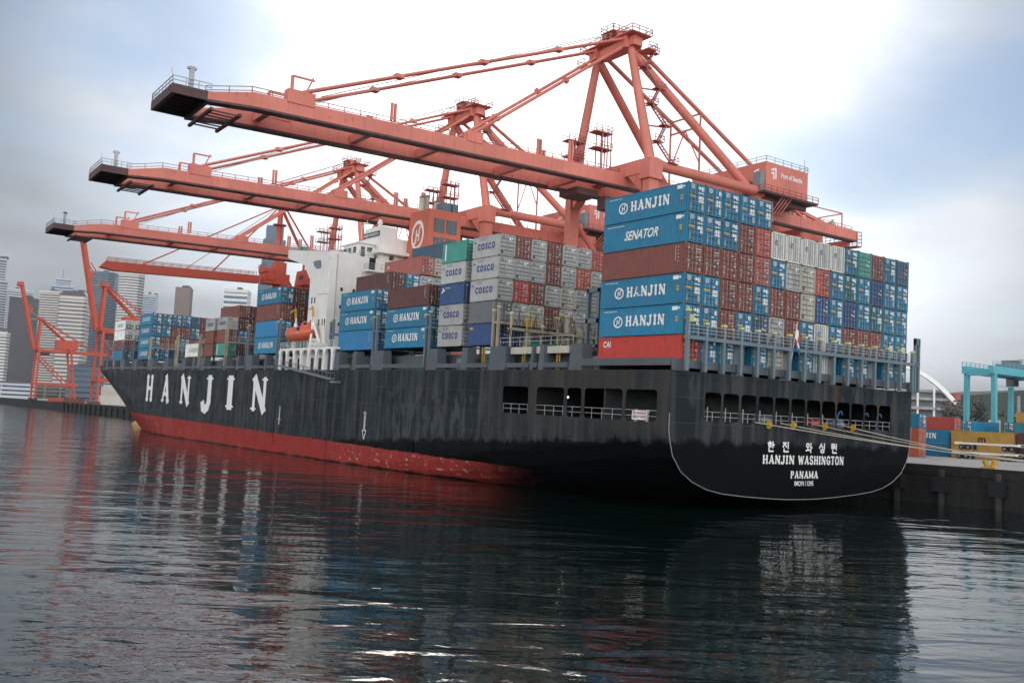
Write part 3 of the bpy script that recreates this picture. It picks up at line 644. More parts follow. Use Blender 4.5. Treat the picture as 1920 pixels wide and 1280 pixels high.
b = MB(); b.tube((-6.9,88,38.6),(-6.9,88,39.6),.35,n=10); b.tube((-6.9,88,39.6),(-6.9,88,40.4),.55,.3,n=10); b.tube((-9.5,90,36.7),(-9.5,90,39.2),.05,n=5); b.tube((-8,91,38.6),(-8,91,40.6),.04,n=5); b.build('radar_dome', M['white'], wh)
# colonnade of the lower house
b = MB(); b.box(-20.1,-17.9,75.8,98.3,15.7,16.1); b.box(17.9,20.1,75.8,98.3,15.7,16.1); b.box(-17.6,17.6,78,H0,12.1,15.7); b.box(-17.6,17.6,H1,98.2,12.1,15.7); b.box(-17.7,17.7,H1,98.3,15.7,16.1); b.box(-17.7,17.7,75.8,H0,15.7,16.1)
lh = b.build('lower_house', M['white'], SHIP)
for i in range(8):
    y = 76.0+3.15*i; b = MB(); b.box(-20.12,-19.7,y-.32,y+.32,12.3,15.7); b.prism([(y+.32,15.7),(y+.32,14.9),(y+.75,15.7)], 'x', -20.1, -19.75); b.prism([(y-.32,14.9),(y-.32,15.7),(y-.75,15.7)], 'x', -20.1, -19.75); b.build('deck_column', M['white'], lh)
for y in (79.2, 85.4, 88.6, 95.0):
    b = MB(); b.box(-17.66,-17.58,y-.6,y+.6,12.3,14.5) if not H0 < y < H1 else b.box(-17.96,-17.88,y-.6,y+.6,12.3,14.5); b.build('deck_door', M['glass'], lh)
b = MB(); b.rail([(-20,75.9,16.1),(-20,98.2,16.1)], h=1.05, step=1.4, r=.03, bars=3); b.build('boat_deck_rail', M['white'], lh)
b = MB(); b.box(-18.6,-18.0,86,87.2,16.1,17.0); b.tube((-19.2,83,16.7),(-19.2,86.2,16.7),.38,n=10); b.build('life_raft_canister', M['white'], lh)
b = MB(); b.box(-19.2,-18.5,91.2,92.3,16.1,17.5); b.build('deck_locker', M['green'], lh)
for y in (87.2, 94.8):
    b = MB(); b.beam((-19.6,y-1.0,16.1),(-19.0,y-.2,20.6),.3,.4); b.beam((-18.1,y-2.4,16.1),(-19.0,y-.3,20.6),.3,.4); b.beam((-18.2,y+1.2,16.1),(-18.9,y-.2,21.5),.25,.3)
    b.beam((-18.2,y-1.6,17.5),(-19.2,y-.8,17.6),.2,.2)
    dv = b.build('boat_davit', M['white'], lh)
b = MB()
for k in range(9): b.beam((-18.4,83.4-.0+.12*k,16.2+.5*k),(-17.9,83.4+.12*k,16.2+.5*k),.3,.06)
b.beam((-18.5,83.0,16.1),(-18.2,84.6,21.0),.12,.2)
b.build('boat_stair', M['white'], lh)
for y in (87.6, 95.2): b = MB(); b.beam((-18.6,y,20.4),(-18.9,y,23.3),.28,.28); b.beam((-18.9,y,23.3),(-19.6,y,22.6),.2,.2); b.build('davit_arm', M['yellow'], lh)
# funnel
b = MB()
b.hexa([(-3.9,76.4,16),(3.9,76.4,16),(3.9,84.6,16),(-3.9,84.6,16),(-3.2,76.9,41.6),(3.2,76.9,41.6),(3.2,83.6,41.6),(-3.2,83.6,41.6)])
fn = b.build('funnel', M['funnel'], SHIP)
fx = lambda z: -3.9+.7*(z-16)/25.6; fy = lambda z: 76.4+.5*(z-16)/25.6
b = MB(); up = Vector((.7/25.6,0,1)).normalized()
decal(b, emblem(2.15), (fx(37.2)-.03,80.4,37.2), (0,-1,0), up, 1.25, 1.0); b.build('funnel_emblem', M['letter'], fn)
for x in (-1.15, 1.4):
    for z in (38.9, 35.6, 32.4):
        b = MB(); b.box(x-1.05,x+1.05,fy(z)-.08,fy(z)+.3,z-1.3,z+1.15,0)
        for k in range(9): b.beam((x-1.0,fy(z)-.10,z-1.15+.27*k),(x+1.0,fy(z)-.10,z-1.15+.27*k),.10,.07,1)
        b.box(x-.05,x+.05,fy(z)-.16,fy(z)-.05,z-1.3,z+1.15,1)
        b.build('louvre', [M['glass'], M['steel']], fn)
b = MB()
for x, y, r, h in ((-2.2,81.6,.5,44.2),(-1.0,82.0,.5,44.6),(.4,80.0,.9,43.4),(1.9,79.0,.8,43.1),(2.4,81.5,.5,43.8)): b.tube((x,y,41.6),(x,y,h),r,n=12); b.tube((x,y,h),(x,y,h+.35),r*1.05,n=12,mi=1)
b.build('exhaust_pipe', [M['cream'], M['steel']], fn)
b = MB(); b.box(-.6,1.4,77.4,79.2,41.6,43.0); b.box(1.7,2.9,77.4,79.0,41.6,43.2); b.build('uptake_box', M['lash'], fn)
b = MB(); b.box(-6.5,6.5,76.2,84,16,27); b.build('engine_casing', M['funnel'], SHIP)
# gangway stowed on the side
b = MB(); A, C = Vector((-20.75,95.8,13.0)), Vector((-20.75,73.6,10.75))
for dx in (-.45, .3):
    b.beam(A+Vector((dx,0,0)), C+Vector((dx,0,0)), .07, .3); b.beam(A+Vector((dx,0,.95)), C+Vector((dx,0,.95)), .05, .05)
    for k in range(15): p = A.lerp(C, k/14)+Vector((dx,0,0)); b.beam(p, p+Vector((0,0,.95)), .05, .05)
for k in range(30): p = A.lerp(C, k/29); b.box(p.x-.45,p.x+.3,p.y-.2,p.y+.2,p.z-.03,p.z+.03)
b.box(-21.3,-20.3,71.6,73.6,10.2,10.5)
b.build('accommodation_ladder', M['steel'], SHIP)
# ---- lifeboat (hangs from the davit: a thing of its own)
lb_ = empty('lifeboat', S2W((-19.4,91.3,18.6)), (TAU,0,0)); tag(lb_, 'orange enclosed lifeboat hanging from white davits beside the white superstructure', 'lifeboat')
def loft(mb, secs, n=12, mi=0):
    i0 = len(mb.v)
    for y, w, zc, h0, h1 in secs:
        for k in range(n):
            a = 2*math.pi*k/n; zz = math.sin(a); mb.v.append((w*math.copysign(abs(math.cos(a))**.8, math.cos(a)), y, zc+(h1 if zz > 0 else h0)*math.copysign(abs(zz)**.8, zz)))
    for s in range(len(secs)-1):
        for k in range(n):
            mb.f.append((i0+s*n+k, i0+s*n+(k+1)%n, i0+(s+1)*n+(k+1)%n, i0+(s+1)*n+k)); mb.m.append(mi)
    mb.f.append(tuple(i0+k for k in range(n))); mb.m.append(mi); mb.f.append(tuple(i0+(len(secs)-1)*n+k for k in range(n))); mb.m.append(mi)
b = MB(); loft(b, [(-5.1,.1,.45,.1,.1),(-4.6,.7,.3,.7,.5),(-3,1.35,.1,1.2,1.1),(0,1.6,0,1.4,1.35),(3,1.45,.1,1.3,1.2),(4.5,.9,.25,.9,.8),(5.1,.15,.45,.2,.2)]); b.build('hull', M['lifeboat'], lb_, smooth=True)
b = MB(); loft(b, [(-4.0,.4,1.0,.3,.3),(-3.6,.8,1.1,.6,.8),(-2.2,.85,1.1,.6,1.1),(-1.6,.7,1.1,.6,.5),(-1.4,.5,1.1,.4,.3)]); b.build('conning_canopy', M['lifeboat'], lb_, smooth=True)
b = MB(); b.path([(-1.42*(1 if False else 1),y,.02) for y in (-3,-1.5,0,1.5,3)], .05, 5)
for k in range(6): b.tube((-1.6,-2.5+k,.02),(-1.55,-2.1+k,-.12),.03,n=5)
b.build('grab_line', M['letter'], lb_)
b = MB(); b.box(-1.5,-1.2,-2.6,-1.9,.5,1.0); b.box(-.9,-.6,-3.9,-3.2,1.5,1.8); b.build('boat_window', M['glass'], lb_)
# ---- stern flag
fl = empty('ship_flag', S2W((-3.2,-.55,14.2)), (TAU,0,0)); tag(fl, 'limp red white and blue flag hanging at the stern rail', 'flag')
b = MB(); b.tube((0,0,0),(-.3,-.9,4.2),.05,n=6); b.build('flag_staff', M['white'], fl)
b = MB()
for i in range(6):
    for j in range(6):
        f3 = lambda a, c: (-.22+.12*a+.10*math.sin(c*1.3), -.75+.06*math.sin(a*2+c)+.1*c*.2, 3.6-.36*c-.12*a)
        b.poly([f3(i,j),f3(i+1,j),f3(i+1,j+1),f3(i,j+1)], (0 if (i//3+j//3) % 2 else 1) if j < 4 else 2)
b.build('flag_cloth', [M['red_item'], M['letter'], M['blue_item']], fl)
# ================================================================ containers
CW, PIT = 2.438, 2.5202
_bodies = {}; _doors = {}; _marks = {}; _texts = {}
def body_mesh(Ln, h):
    key = (Ln, round(h, 3))
    if key in _bodies: return _bodies[key]
    b = MB(); w = CW/2; d = .036; p = .15
    for s in (-1, 1):                                         # corrugated sides
        n = int((Ln-.32)/ (4*p)*2); q = (Ln-.32)/(n*4)
        prof = []; y = .16
        for k in range(n): prof += [(y, 0), (y+q, 0), (y+2*q, d), (y+3*q, d)]; y += 4*q
        prof += [(Ln-.16, 0)]
        for (ya, da), (yb, db) in zip(prof, prof[1:]):
            xa, xb = s*(w-.012-da), s*(w-.012-db); b.poly([(xa,ya,.15),(xb,yb,.15),(xb,yb,h-.10),(xa,ya,h-.10)], 0)
    b.box(-w+.05,w-.05,.06,Ln-.06,.14,.17,1); b.poly([(-w+.05,.05,h-.03),(w-.05,.05,h-.03),(w-.05,Ln-.05,h-.03),(-w+.05,Ln-.05,h-.03)], 0)
    n = 5; q = (CW-.3)/(n*4); prof = []; x = -w+.15           # front (forward) end wall
    for k in range(n): prof += [(x,0),(x+q,0),(x+2*q,d),(x+3*q,d)]; x += 4*q
    prof.append((w-.15, 0))
    for (xa, da), (xb, db) in zip(prof, prof[1:]): b.poly([(xa,Ln-.02-da,.15),(xb,Ln-.02-db,.15),(xb,Ln-.02-db,h-.10),(xa,Ln-.02-da,h-.10)], 0)
    for s in (-1, 1):
        x0, x1 = sorted((s*w, s*(w-.13)))
        for y0, y1 in ((0,.16),(Ln-.16,Ln)): b.box(x0,x1,y0,y1,.11,h-.11,0)
        x0, x1 = sorted((s*w, s*(w-.07))); b.box(x0,x1,.16,Ln-.16,.0,.16,0); b.box(x0,x1,.16,Ln-.16,h-.11,h-.01,0)
    for y0, y1 in ((0,.1),(Ln-.1,Ln)): b.box(-w+.13,w-.13,y0,y1,.02,.15,0); b.box(-w+.13,w-.13,y0,y1,h-.13,h-.01,0)
    _bodies[key] = b.mesh('container_body', [M['cB'], M['frame']]); return _bodies[key]
_cast = {}
def cast_mesh(Ln, h):
    key = (Ln, round(h, 3))
    if key not in _cast:
        b = MB(); w = CW/2+.008
        for s in (-1, 1):
            x0, x1 = sorted((s*w, s*(w-.19)))
            for y0, y1 in ((-.01,.19),(Ln-.19,Ln+.01)):
                for z0, z1 in ((-.01,.115),(h-.115,h+.01)): b.box(x0,x1,y0,y1,z0,z1)
                xm = s*(w-.1); b.box(xm-.06,xm+.06,(y0+y1)/2-.08,(y0+y1)/2+.08,h,h+.075)
        _cast[key] = b.mesh('corner_casting', M['casting'])
    return _cast[key]
def door_mesh(h, side, reefer):
    key = (round(h, 3), side, reefer)
    if key in _doors: return _doors[key]
    b = MB(); x0, x1 = (-1.08, -.012) if side < 0 else (.012, 1.08); z0, z1 = .16, h-.14
    if reefer:
        b.box(x0,x1,.02,.08,z0,z1,0)
        for x in (x0+.12, (x0+x1)/2, x1-.12): b.box(x-.07,x+.07,-.012,.02,z0+.05,z1-.05,1)
    else:
        b.box(x0,x1,.045,.08,z0,z1,0); n = 5; q = (z1-z0)/n
        for k in range(n):                                    # pressed panels between dark grooves
            za, zc = z0+k*q+.05, z0+(k+1)*q-.05
            b.hexa([(x0+.04,.045,za),(x1-.04,.045,za),(x1-.04,.012,za+.05),(x0+.04,.012,za+.05),(x0+.04,.045,zc),(x1-.04,.045,zc),(x1-.04,.012,zc-.05),(x0+.04,.012,zc-.05)], 0)
            b.box(x0+.02,x1-.02,.036,.044,z0+k*q-.03,z0+k*q+.045,2)
    for x in (x0+.24, x1-.24):
        b.tube((x,-.03,z0-.06),(x,-.03,z1+.06),.024,n=6,mi=1)
        for z in (z0+.05, z0+.55*(z1-z0), z1-.05): b.box(x-.06,x+.06,-.04,.03,z-.035,z+.035,1)
        b.beam((x,-.05,1.05),(x+.28,-.05,1.05),.03,.04,1)
    _doors[key] = b.mesh('container_door', [M['cB'], M['rod'], M['frame']]); return _doors[key]
def mark_mesh(style, h, var=0):
    key = (style, round(h, 3), var); rv = random.Random(var*7+len(style))
    if key in _marks: return _marks[key]
    b = MB(); y = -.002; r = lambda x0, x1, z0, z1, mi=0: b.box(x0,x1,y-.004,y+.012,z0*h,z1*h,mi) if var == 0 or rv.random() > .22 else None
    X, Z = Vector((1,0,0)), Vector((0,0,1))
    if style == 'blue':
        decal(b, emblem(.25), (-.58,-.012,.86*h), X, Z)
        for z0, z1 in ((.80,.90),(.66,.70),(.47,.58),(.35,.45)):
            r(.20,.56,z0,z1); r(.64,.98,z0 if z0 < .78 else .76,z1)
        r(-.98,-.60,.52,.585,1); r(-.56,-.14,.51,.575,1); r(.70,.98,.10,.30,3); r(-.86,-.72,.12,.30,3)
    elif style == 'brown':
        for x0, x1, z0, z1 in ((.2,.55,.80,.84),(.62,.95,.80,.84),(.2,.5,.72,.75),(.64,.9,.72,.75),(.2,.55,.55,.58),(.66,.98,.57,.60),(.66,.94,.44,.50),(-.9,-.7,.80,.86),(-.95,-.6,.40,.43),(.2,.5,.33,.36),(.7,.84,.12,.20),(-.85,-.7,.18,.30)): r(x0,x1,z0,z1,3)
        r(-.52,-.18,.76,.86,2)
    elif style == 'grey':
        decal(b, stroke([(-.9,.82*h),(-.6,.92*h),(-.6,.8*h)], .07), (0,-.012,0), X, Z, 1, mi=4)
        r(-.98,-.62,.10,.22,4); r(.2,.5,.74,.86,0); r(.62,.9,.80,.86,0); r(.62,.92,.40,.46,3)
    elif style == 'white':
        decal(b, ring(-.45, .62*h, .2, .27), (0,-.02,0), X, Z, mi=5); decal(b, stroke([(-.55,.55*h),(-.35,.69*h)], .08), (0,-.02,0), X, Z, mi=5); r(.25,.55,.42,.50,3)
    elif style == 'reefer':
        b.box(-.85,.80,y-.03,y+.012,.12*h,.50*h,4); b.tube((-.3,y-.04,.34*h),(-.3,y+.01,.34*h),.34,n=12,mi=3); b.box(.25,.7,y-.05,y+.01,.2*h,.42*h,3); b.box(-.9,.9,y-.02,y+.01,.56*h,.58*h,4)
    elif style == 'dark':
        for z in (.80,.62,.45): r(.62,.92,z,z+.06,3)
        r(-.9,-.5,.84,.88,3); r(.2,.5,.48,.55,3)
    elif style == 'yellowtag':
        r(-.95,-.5,.62,.72,1); r(.2,.5,.80,.85,3); r(.64,.94,.72,.78,3); r(.64,.94,.5,.55,3); r(.5,.8,.12,.24,1)
    _marks[key] = b.mesh('placard', [M['letter'], M['yellow'], M['cO'], M['cream'], M['frame'], M['letter_blue']]); return _marks[key]
def side_text(kind, Ln, h):
    key = (kind, Ln, round(h, 3))
    if key in _texts: return _texts[key]
    b = MB(); x = -CW/2-.006; O = lambda y, z: (x, y, z*h); Rg, Z = (0,-1,0), (0,0,1); k = Ln/12.192; mats = [M['letter'], M['yellow']]
    def word(ps, y, z, hgt, wid, mi=0): p, wd = ps; decal(b, p, O(y, z), Rg, Z, hgt, wid/wd, mi)
    def corner():
        b.poly([O(1.30*k+.2,.80),O(.75,.80),O(.75,.93),O(1.30*k+.2,.93)]); b.poly([O(.7,.84),O(.45,.84),O(.45,.90),O(.7,.90)])
        b.poly([O(1.0,.52),O(.62,.52),O(.62,.59),O(1.0,.59)], 1); b.poly([O(1.0,.42),O(.62,.42),O(.62,.49),O(1.0,.49)], 1)
    if kind in ('serif', 'serif_plain', 'serif_worn'):
        dy = 10.0*k; decal(b, emblem(.60), O(9.25*k,.50), Rg, Z, 1, 1.15)
        p, wd = serif('HANJIN', .2, .27)
        if kind == 'serif_worn': p = [q for i, q in enumerate(p) if i not in (8, 17, 25)]
        decal(b, p, O(8.1*k,.36), Rg, Z, .95, 5.6*k/wd)
        if kind != 'serif_plain':
            corner(); word(sans('www.hanjin.com'), 11.5*k, .87, .14, 2.0*k)
    elif kind == 'italic':
        word(sans('SENATOR', .35), 8.9*k, .34, .95, 5.0*k); corner(); word(sans('senatorlines.com'), 11.6*k, .87, .14, 2.6*k)
    elif kind == 'grey_wide':
        mats = [M['letter_blue'], M['letter_blue']]; word(sans('C O S C O', 0, .075), 4.9*k*2, .38, .78, 3.9*k*2)
        word(sans('中'), 0, .8, .01, .01) if False else None
        decal(b, stroke([(0,0),(.35,.25),(.35,.0),(.7,.0)], .07), O(5.9*k*2,.72), Rg, Z, 1.0)
        for i in range(4): decal(b, stroke([(0,0),(.0,.3),(.2,.3)], .05) + stroke([(.1,0),(.1,.3)], .05), O((4.6-.34*i)*k*2,.80), Rg, Z, .8)
    elif kind == 'small_box': word(sans('CAI'), 11.4*k, .64, .62, 1.15)
    elif kind == 'small_box_mid':
        word(sans('CAI'), 11.4*k, .60, .5, .9)
    elif kind == 'bird':
        decal(b, stroke([(0,.0),(.5,.35),(.2,.55)], .2)+stroke([(.4,.3),(.7,.2)], .15), O(5.6*k*2,.60), Rg, Z, 1.0); word(sans('norasia'), 4.7*k*2, .78, .16, 1.2*k*2)
    elif kind == 'blue_small': mats = [M['letter_blue']]*2; 
    elif kind == 'pale': mats = [M['letter_grey'], M['letter_grey']]; p, wd = serif('HANJIN', .2, .3); decal(b, p, O(9.4*k,.36), Rg, Z, .85, 6.6*k/wd)
    elif kind == 'stripe': b.poly([O(5.4*k*2,.12),O(5.05*k*2,.12),O(5.05*k*2,.90),O(5.4*k*2,.90)])
    elif kind == 'codes':
        for i in range(9): b.poly([O(1.35*k,.86-.055*i),O(1.27*k,.86-.055*i),O(1.27*k,.89-.055*i),O(1.35*k,.89-.055*i)]); b.poly([O(1.0*k,.86-.06*i),O(.9*k,.86-.06*i),O(.9*k,.89-.06*i),O(1.0*k,.89-.06*i)]) if i % 2 == 0 else None
    elif kind == 'amber': mats = [M['yellow'], M['yellow']]; b.poly([O(5.6*k*2,.74),O(4.9*k*2,.74),O(4.9*k*2,.84),O(5.6*k*2,.84)])
    elif kind == 'm': mats = [M['black']]*2; word(sans('m'), 6.9*k, .22, 1.3, 1.5)
    if not b.f: b.poly([O(.3,.9),O(.25,.9),O(.25,.92),O(.3,.92)])
    _texts[key] = b.mesh('side_lettering', mats); return _texts[key]
STY = {'V':'reefer','B':'blue','L':'blue','Q':'blue','S':'dark','N':'dark','R':'brown','D':'brown','O':'brown','P':'brown','C':'yellowtag','G':'grey','Y':'grey','W':'white','K':'dark','T':'dark','E':'brown','X':'brown'}
def inst(name, me, parent, paint=None):
    o = bpy.data.objects.new(name, me); sc.collection.objects.link(o); o.parent = parent
    if paint: o.material_slots[0].link = 'OBJECT'; o.material_slots[0].material = paint
    return o
def container(code, loc, Ln, h, label, group, text=None, rot=(TAU,0,0), reefer_front=False, world=False):
    e = empty('shipping_container', loc if world else S2W(loc), rot); tag(e, label, 'shipping container', group)
    pm = M['c'+code]
    bd = inst('body', body_mesh(Ln, h), e, pm)
    inst('corner_casting', cast_mesh(Ln, h), e)
    for s in (-1, 1): inst('door', door_mesh(h, s, code in 'WV'), e, pm)
    inst('placard', mark_mesh(STY[code], h, random.randrange(4)), e)
    if text: inst('side_lettering', side_text(text, Ln, h), e)
    return e
ORD = ['leftmost','second','third','fourth','fifth','sixth','seventh','eighth','ninth','tenth','eleventh','twelfth','thirteenth','fourteenth','rightmost']
def tier_word(k, n): return 'top tier' if k == n-1 else ('bottom tier' if k == 0 else ['','second tier up','third tier up','fourth tier up','fifth tier up'][k])
TXT = {'serif':'with white serif lettering','serif_worn':'with worn white serif lettering','serif_plain':'with white serif lettering','italic':'with white italic lettering','grey_wide':'with wide blue lettering','small_box':'with small white lettering','small_box_mid':'with small white lettering','bird':'with white bird logo','pale':'with pale grey lettering','stripe':'with white upright stripe','codes':'with plain side','amber':'with small amber mark'}
def stack(rows, y, z0, Ln, pit, where, group, texts={}, x0=-18.9, skip='-'):
    """rows top tier first; each row a string of paint codes, port column first"""
    n = len(rows)
    for i, row in enumerate(rows):
        k = n-1-i; h = pit[k] - .075 if isinstance(pit, list) else pit-.075
        zz = z0 + (sum(pit[:k]) if isinstance(pit, list) else k*pit)
        for c, code in enumerate(row):
            if code in skip: continue
            t = texts.get((k, c)); nm = PAL[code][0]
            colw = (' %s column,' % (ORD[c] if c < 14 else 'rightmost')) if len(row.replace('-', '')) > 1 else ''
            lab = '%s container%s, %s,%s %s' % (nm, ' '+TXT[t] if t and c == 0 and len(where.split()) < 5 else '', tier_word(k, n), colw, where)
            container(code, (x0+PIT*c+PIT/2+random.uniform(-.012,.012), y+random.uniform(-.03,.03), zz), Ln, h, lab, group, t)
# stern stack, 15 across
P6 = [2.98, 2.98, 3.01, 2.99, 2.98, 2.955]
stack(['BBBBB----------',
       'BBBROWWWWWBTRBS',
       'RRRRPBGYOBQBNBB',
       'BBRRBRRYNBNBQBB',
       'BBRBSGRBWBRRRBB',
       'CBB-BY-BW-BB-BB'], 0.0, 12.88, 12.192, P6, 'of the stern stack', 'containers stacked on the stern',
      {(5,0):'serif',(4,0):'italic',(3,0):'codes',(2,0):'serif_worn',(1,0):'serif',(0,0):'small_box'})
for i in (3, 6, 9, 12):
    b = MB(); x = -18.9+PIT*i; b.box(x+.3,x+2.2,.6,2.4,12.06,15.3); b.box(x+.2,x+2.3,.5,2.5,15.3,15.45); b.build('hatch_vent', M['steel'], SHIP)
stack(['GRGRGGO','GGGRGXG','GORGYGG','KGYRGGG','NNGKGDG'], 31.9, 15.5, 6.058, 2.80, 'of the grey stack', 'containers in the grey stack',
      {(4,0):'grey_wide',(3,0):'grey_wide',(2,0):'grey_wide',(1,0):'codes',(0,0):'amber'})
stack(['T','G','N','G','G'], 39.45, 15.5, 6.058, 2.82, 'of the narrow stack left of the grey stack', 'containers in the narrow stack',
      {(4,0):'stripe',(3,0):'grey_wide',(2,0):'bird',(1,0):'grey_wide',(0,0):'grey_wide'})
stack(['DDD','BNB','BNB'], 48.4, 15.55, 12.192, 2.92, 'of the brown topped stack', 'containers in the brown topped stack', {(2,0):'codes',(1,0):'serif',(0,0):'serif'})
stack(['BBBB','BBNR','LNBR'], 64.5, 15.5, 12.192, 3.11, 'of the blue stack by the white superstructure', 'containers in the blue stack', {(2,0):'serif',(1,0):'serif',(0,0):'codes'})
for code, c, t, lab, tx in (('D',1,3,'dark brown container on top of the blue stack beside the white superstructure','codes'),('B',2,3,'blue container end on, right of the dark brown container above the blue stack',None),('G',3,3,'grey container end on under the pink red container',None),
                            ('P',3,4,'faded pink red container in front of the funnel','small_box_mid'),('Y',4,4,'cream container just right of the pink red container',None),('G',4,3,'grey container under the cream one, end on',None),('S',5,5,'slate blue container at the foot of the funnel emblem',None),('S',5,4,'slate blue container under its twin below the funnel',None)):
    container(code, (-18.9+PIT*c+PIT/2, 64.5, 15.5+3.11*t), 12.192, 2.92, lab, 'containers piled above the blue stack', tx)
stack(['BDBD','RDDD','LNNB','BNBN'], 102.5, 15.5, 12.192, 3.12, 'of the stack left of the lifeboat', 'containers left of the lifeboat', {(3,0):'serif',(2,0):'codes',(1,0):'codes',(0,0):'serif_plain'})
stack(['GDD','RBD','TDD'], 131.6, 15.4, 6.058, 2.77, 'of the short grey topped stack', 'containers in the short grey topped stack', {(2,0):'grey_wide',(1,0):'codes',(0,0):'stripe'})
stack(['GR','RR','RR'], 139.6, 15.4, 6.058, 2.77, 'of the short brown stack', 'containers in the short brown stack', {(2,0):'grey_wide'})
for c in (1, 2, 3): container('RDR'[c-1], (-18.9+PIT*c+PIT/2, 131.7, 15.4+2.77*3), 12.192, 2.6, 'brown container, %s of three, crowning the two short stacks' % ['leftmost','middle one','rightmost'][c-1], 'brown containers crowning the short stacks')
container('W', (-18.9+PIT/2, 147.3, 15.4), 12.192, 3.0, 'white container with pale grey lettering standing alone on the foredeck', 'containers on the foredeck', 'pale')
stack(['BBBBSR','BBRRBR','BRRBRR','BBNBRB'], 190.4, 15.2, 12.192, 3.05, 'of the wide blue foredeck stack', 'containers in the wide blue foredeck stack', {(3,0):'serif_plain',(2,0):'serif_plain',(1,0):'serif_plain',(0,0):'serif_plain'})
stack(['VVV','VVB','RDK','BNN'], 218.9, 15.2, 12.192, 2.9, 'of the white topped stack at the bow', 'containers at the bow', {(3,0):'pale'})
# ================================================================ quay cranes
DOCK = 4.5
def crane(dy, label):
    e = empty('quay_crane', (31, 68.5+dy, DOCK)); tag(e, label, 'crane', 'pink red quay cranes lined up along the wharf')
    K = M['crane']; Z0 = DOCK
    def z(v): return v-Z0
    for x in (0, 30.5):
        for s in (-1, 1):
            b = MB(); b.beam((x,s*11,1.8),(x,s*11,z(52)),2.3,1.7, up=(0,1,0)); b.box(x-1.6,x+1.6,s*11-1.3,s*11+1.3,z(51.8 if x == 0 else 49),z(55.4 if x == 0 else 53)); b.build('leg', K, e)
            b = MB(); b.box(x-1.1,x+1.1,s*11-5,s*11+5,.9,1.9)
            for k in range(8): b.tube((x-.3,s*11-4.5+1.28*k,.45),(x+.3,s*11-4.5+1.28*k,.45),.45,n=10)
            b.build('bogie', M['crane_dark'], e)
    for x, z0, z1 in ((0,53.0,55.6),(30.5,50.5,53.0)):
        b = MB(); b.box(x-1.2,x+1.2,-9.7,9.7,z(z0),z(z1))
        for s in (-1, 1): b.prism([(s*9.7,z(z0)),(s*9.7,z(z0-3.4)),(s*6.0,z(z0))], 'x', x-1.0, x+1.0)
        b.build('portal_beam', K, e)
        b = MB(); b.box(x-1,x+1,-9.8,9.8,z(14),z(16)); b.build('sill_beam', K, e)
    for s in (-1, 1):
        b = MB(); b.tube((1.5,s*11,z(54.7)),(30.5,s*11,z(54.9)),.95,n=14); b.tube((0.9,s*11,z(54.7)),(3.4,s*11,z(54.7)),1.35,.95,n=14); b.tube((28,s*11,z(54.9)),(29.9,s*11,z(54.9)),.95,1.3,n=14); b.build('tie_tube', K, e)
        b = MB(); b.tube((1.2,s*11,z(17)),(29.4,s*11,z(17)),.8,n=10); b.tube((1,s*11,z(47)),(29,s*11,z(20)),.6,n=10); b.build('brace_tube', K, e)
    # boom: two plate girders with hanging rails
    top = [(-77.5,50.5),(-71,52.0),(-62,52.2),(-9,53.6),(30,54.0),(70,54.0)]; bot = [(70,51.8),(30,51.6),(-9,51.2),(-71,49.9),(-77.5,49.4)]
    for s in (-4.6, 4.6):
        b = MB(); b.prism([(x, z(v)) for x, v in top+bot], 'y', s-.65, s+.65)
        for k in range(36):
            x = -70+4*k; b.box(x,x+.06,s-.70,s+.70,z(interp([(p_[0],p_[1]) for p_ in bot[::-1]],x))+.05,z(interp(top,x))-.05)
        g = b.build('boom_girder', K, e)
        b = MB(); b.prism([(x, z(v-.0)) for x, v in bot] + [(x, z(v-.32)) for x, v in bot[::-1]], 'y', s-.9, s+.9); b.build('trolley_rail', M['crane_dark'], g)
        b = MB(); b.rail([(x,s-.62*math.copysign(1,-s)*-1,z(v)) for x, v in top], h=1.15, step=2.6, r=.05, bars=2); b.build('walkway_rail', M['railred'], g)
        b = MB(); b.box(-66.2,-62.0,s-.8,s+.8,z(51.8),z(53.8)); b.box(-65.6,-65.2,s-.2,s+.2,z(53.8),z(56)); b.beam((-65.4,s,z(56)),(-62,s,z(56)),.25,.25); b.beam((-63.4,s,z(53.5)),(-62.2,s,z(56.4)),.2,.2); b.build('stay_bracket', K, g); b = MB(); b.box(-35.5,-32.5,s-.8,s+.8,z(52.6),z(54.3)); b.build('stay_bracket', K, g)
    b = MB()
    for x in (-68,-52,-40,-24,-12,8,22,36,52,69): b.box(x,x+1.0,-3.5,3.5,z(50.6),z(52.0))
    b.build('cross_beam', K, e)
    b = MB(); b.box(-82.3,-77.4,-5.2,-4.7,z(49.3),z(50.6)); b.box(-82.3,-77.4,4.7,5.2,z(49.3),z(50.6)); b.box(-82.3,-81.7,-4.7,4.7,z(49.3),z(50.6)); b.box(-77.6,-77,-5.2,5.2,z(49.2),z(50.6)); b.poly([(-82.2,-5.1,z(50.62)),(-77.4,-5.1,z(50.62)),(-77.4,5.1,z(50.62)),(-82.2,5.1,z(50.62))])
    for k in range(6): b.box(-81.6,-77.6,-4.3+1.6*k,-4.1+1.6*k,z(49.5),z(49.9))
    tf = b.build('boom_tip_frame', M['crane_dark'], e)
    b = MB(); b.rail([(-77,-5.1,z(50.6)),(-82.2,-5.1,z(50.6)),(-82.2,5.1,z(50.6)),(-77,5.1,z(50.6))], h=1.1, step=1.5, r=.05); b.box(-80.0,-79.4,-4.9,-4.4,z(50.6),z(53.6)); b.box(-80.3,-79.1,-4.9,-4.4,z(53.2),z(53.5)); b.tube((-82,-4.8,z(50.6)),(-82.4,-4.8,z(52.8)),.05,n=5); b.build('tip_rail', M['galv'], tf)
    b = MB()
    for k in range(7): b.box(-77+.0,-72.5,-4.6+1.4*k,-4.45+1.4*k,z(48.2),z(48.4))
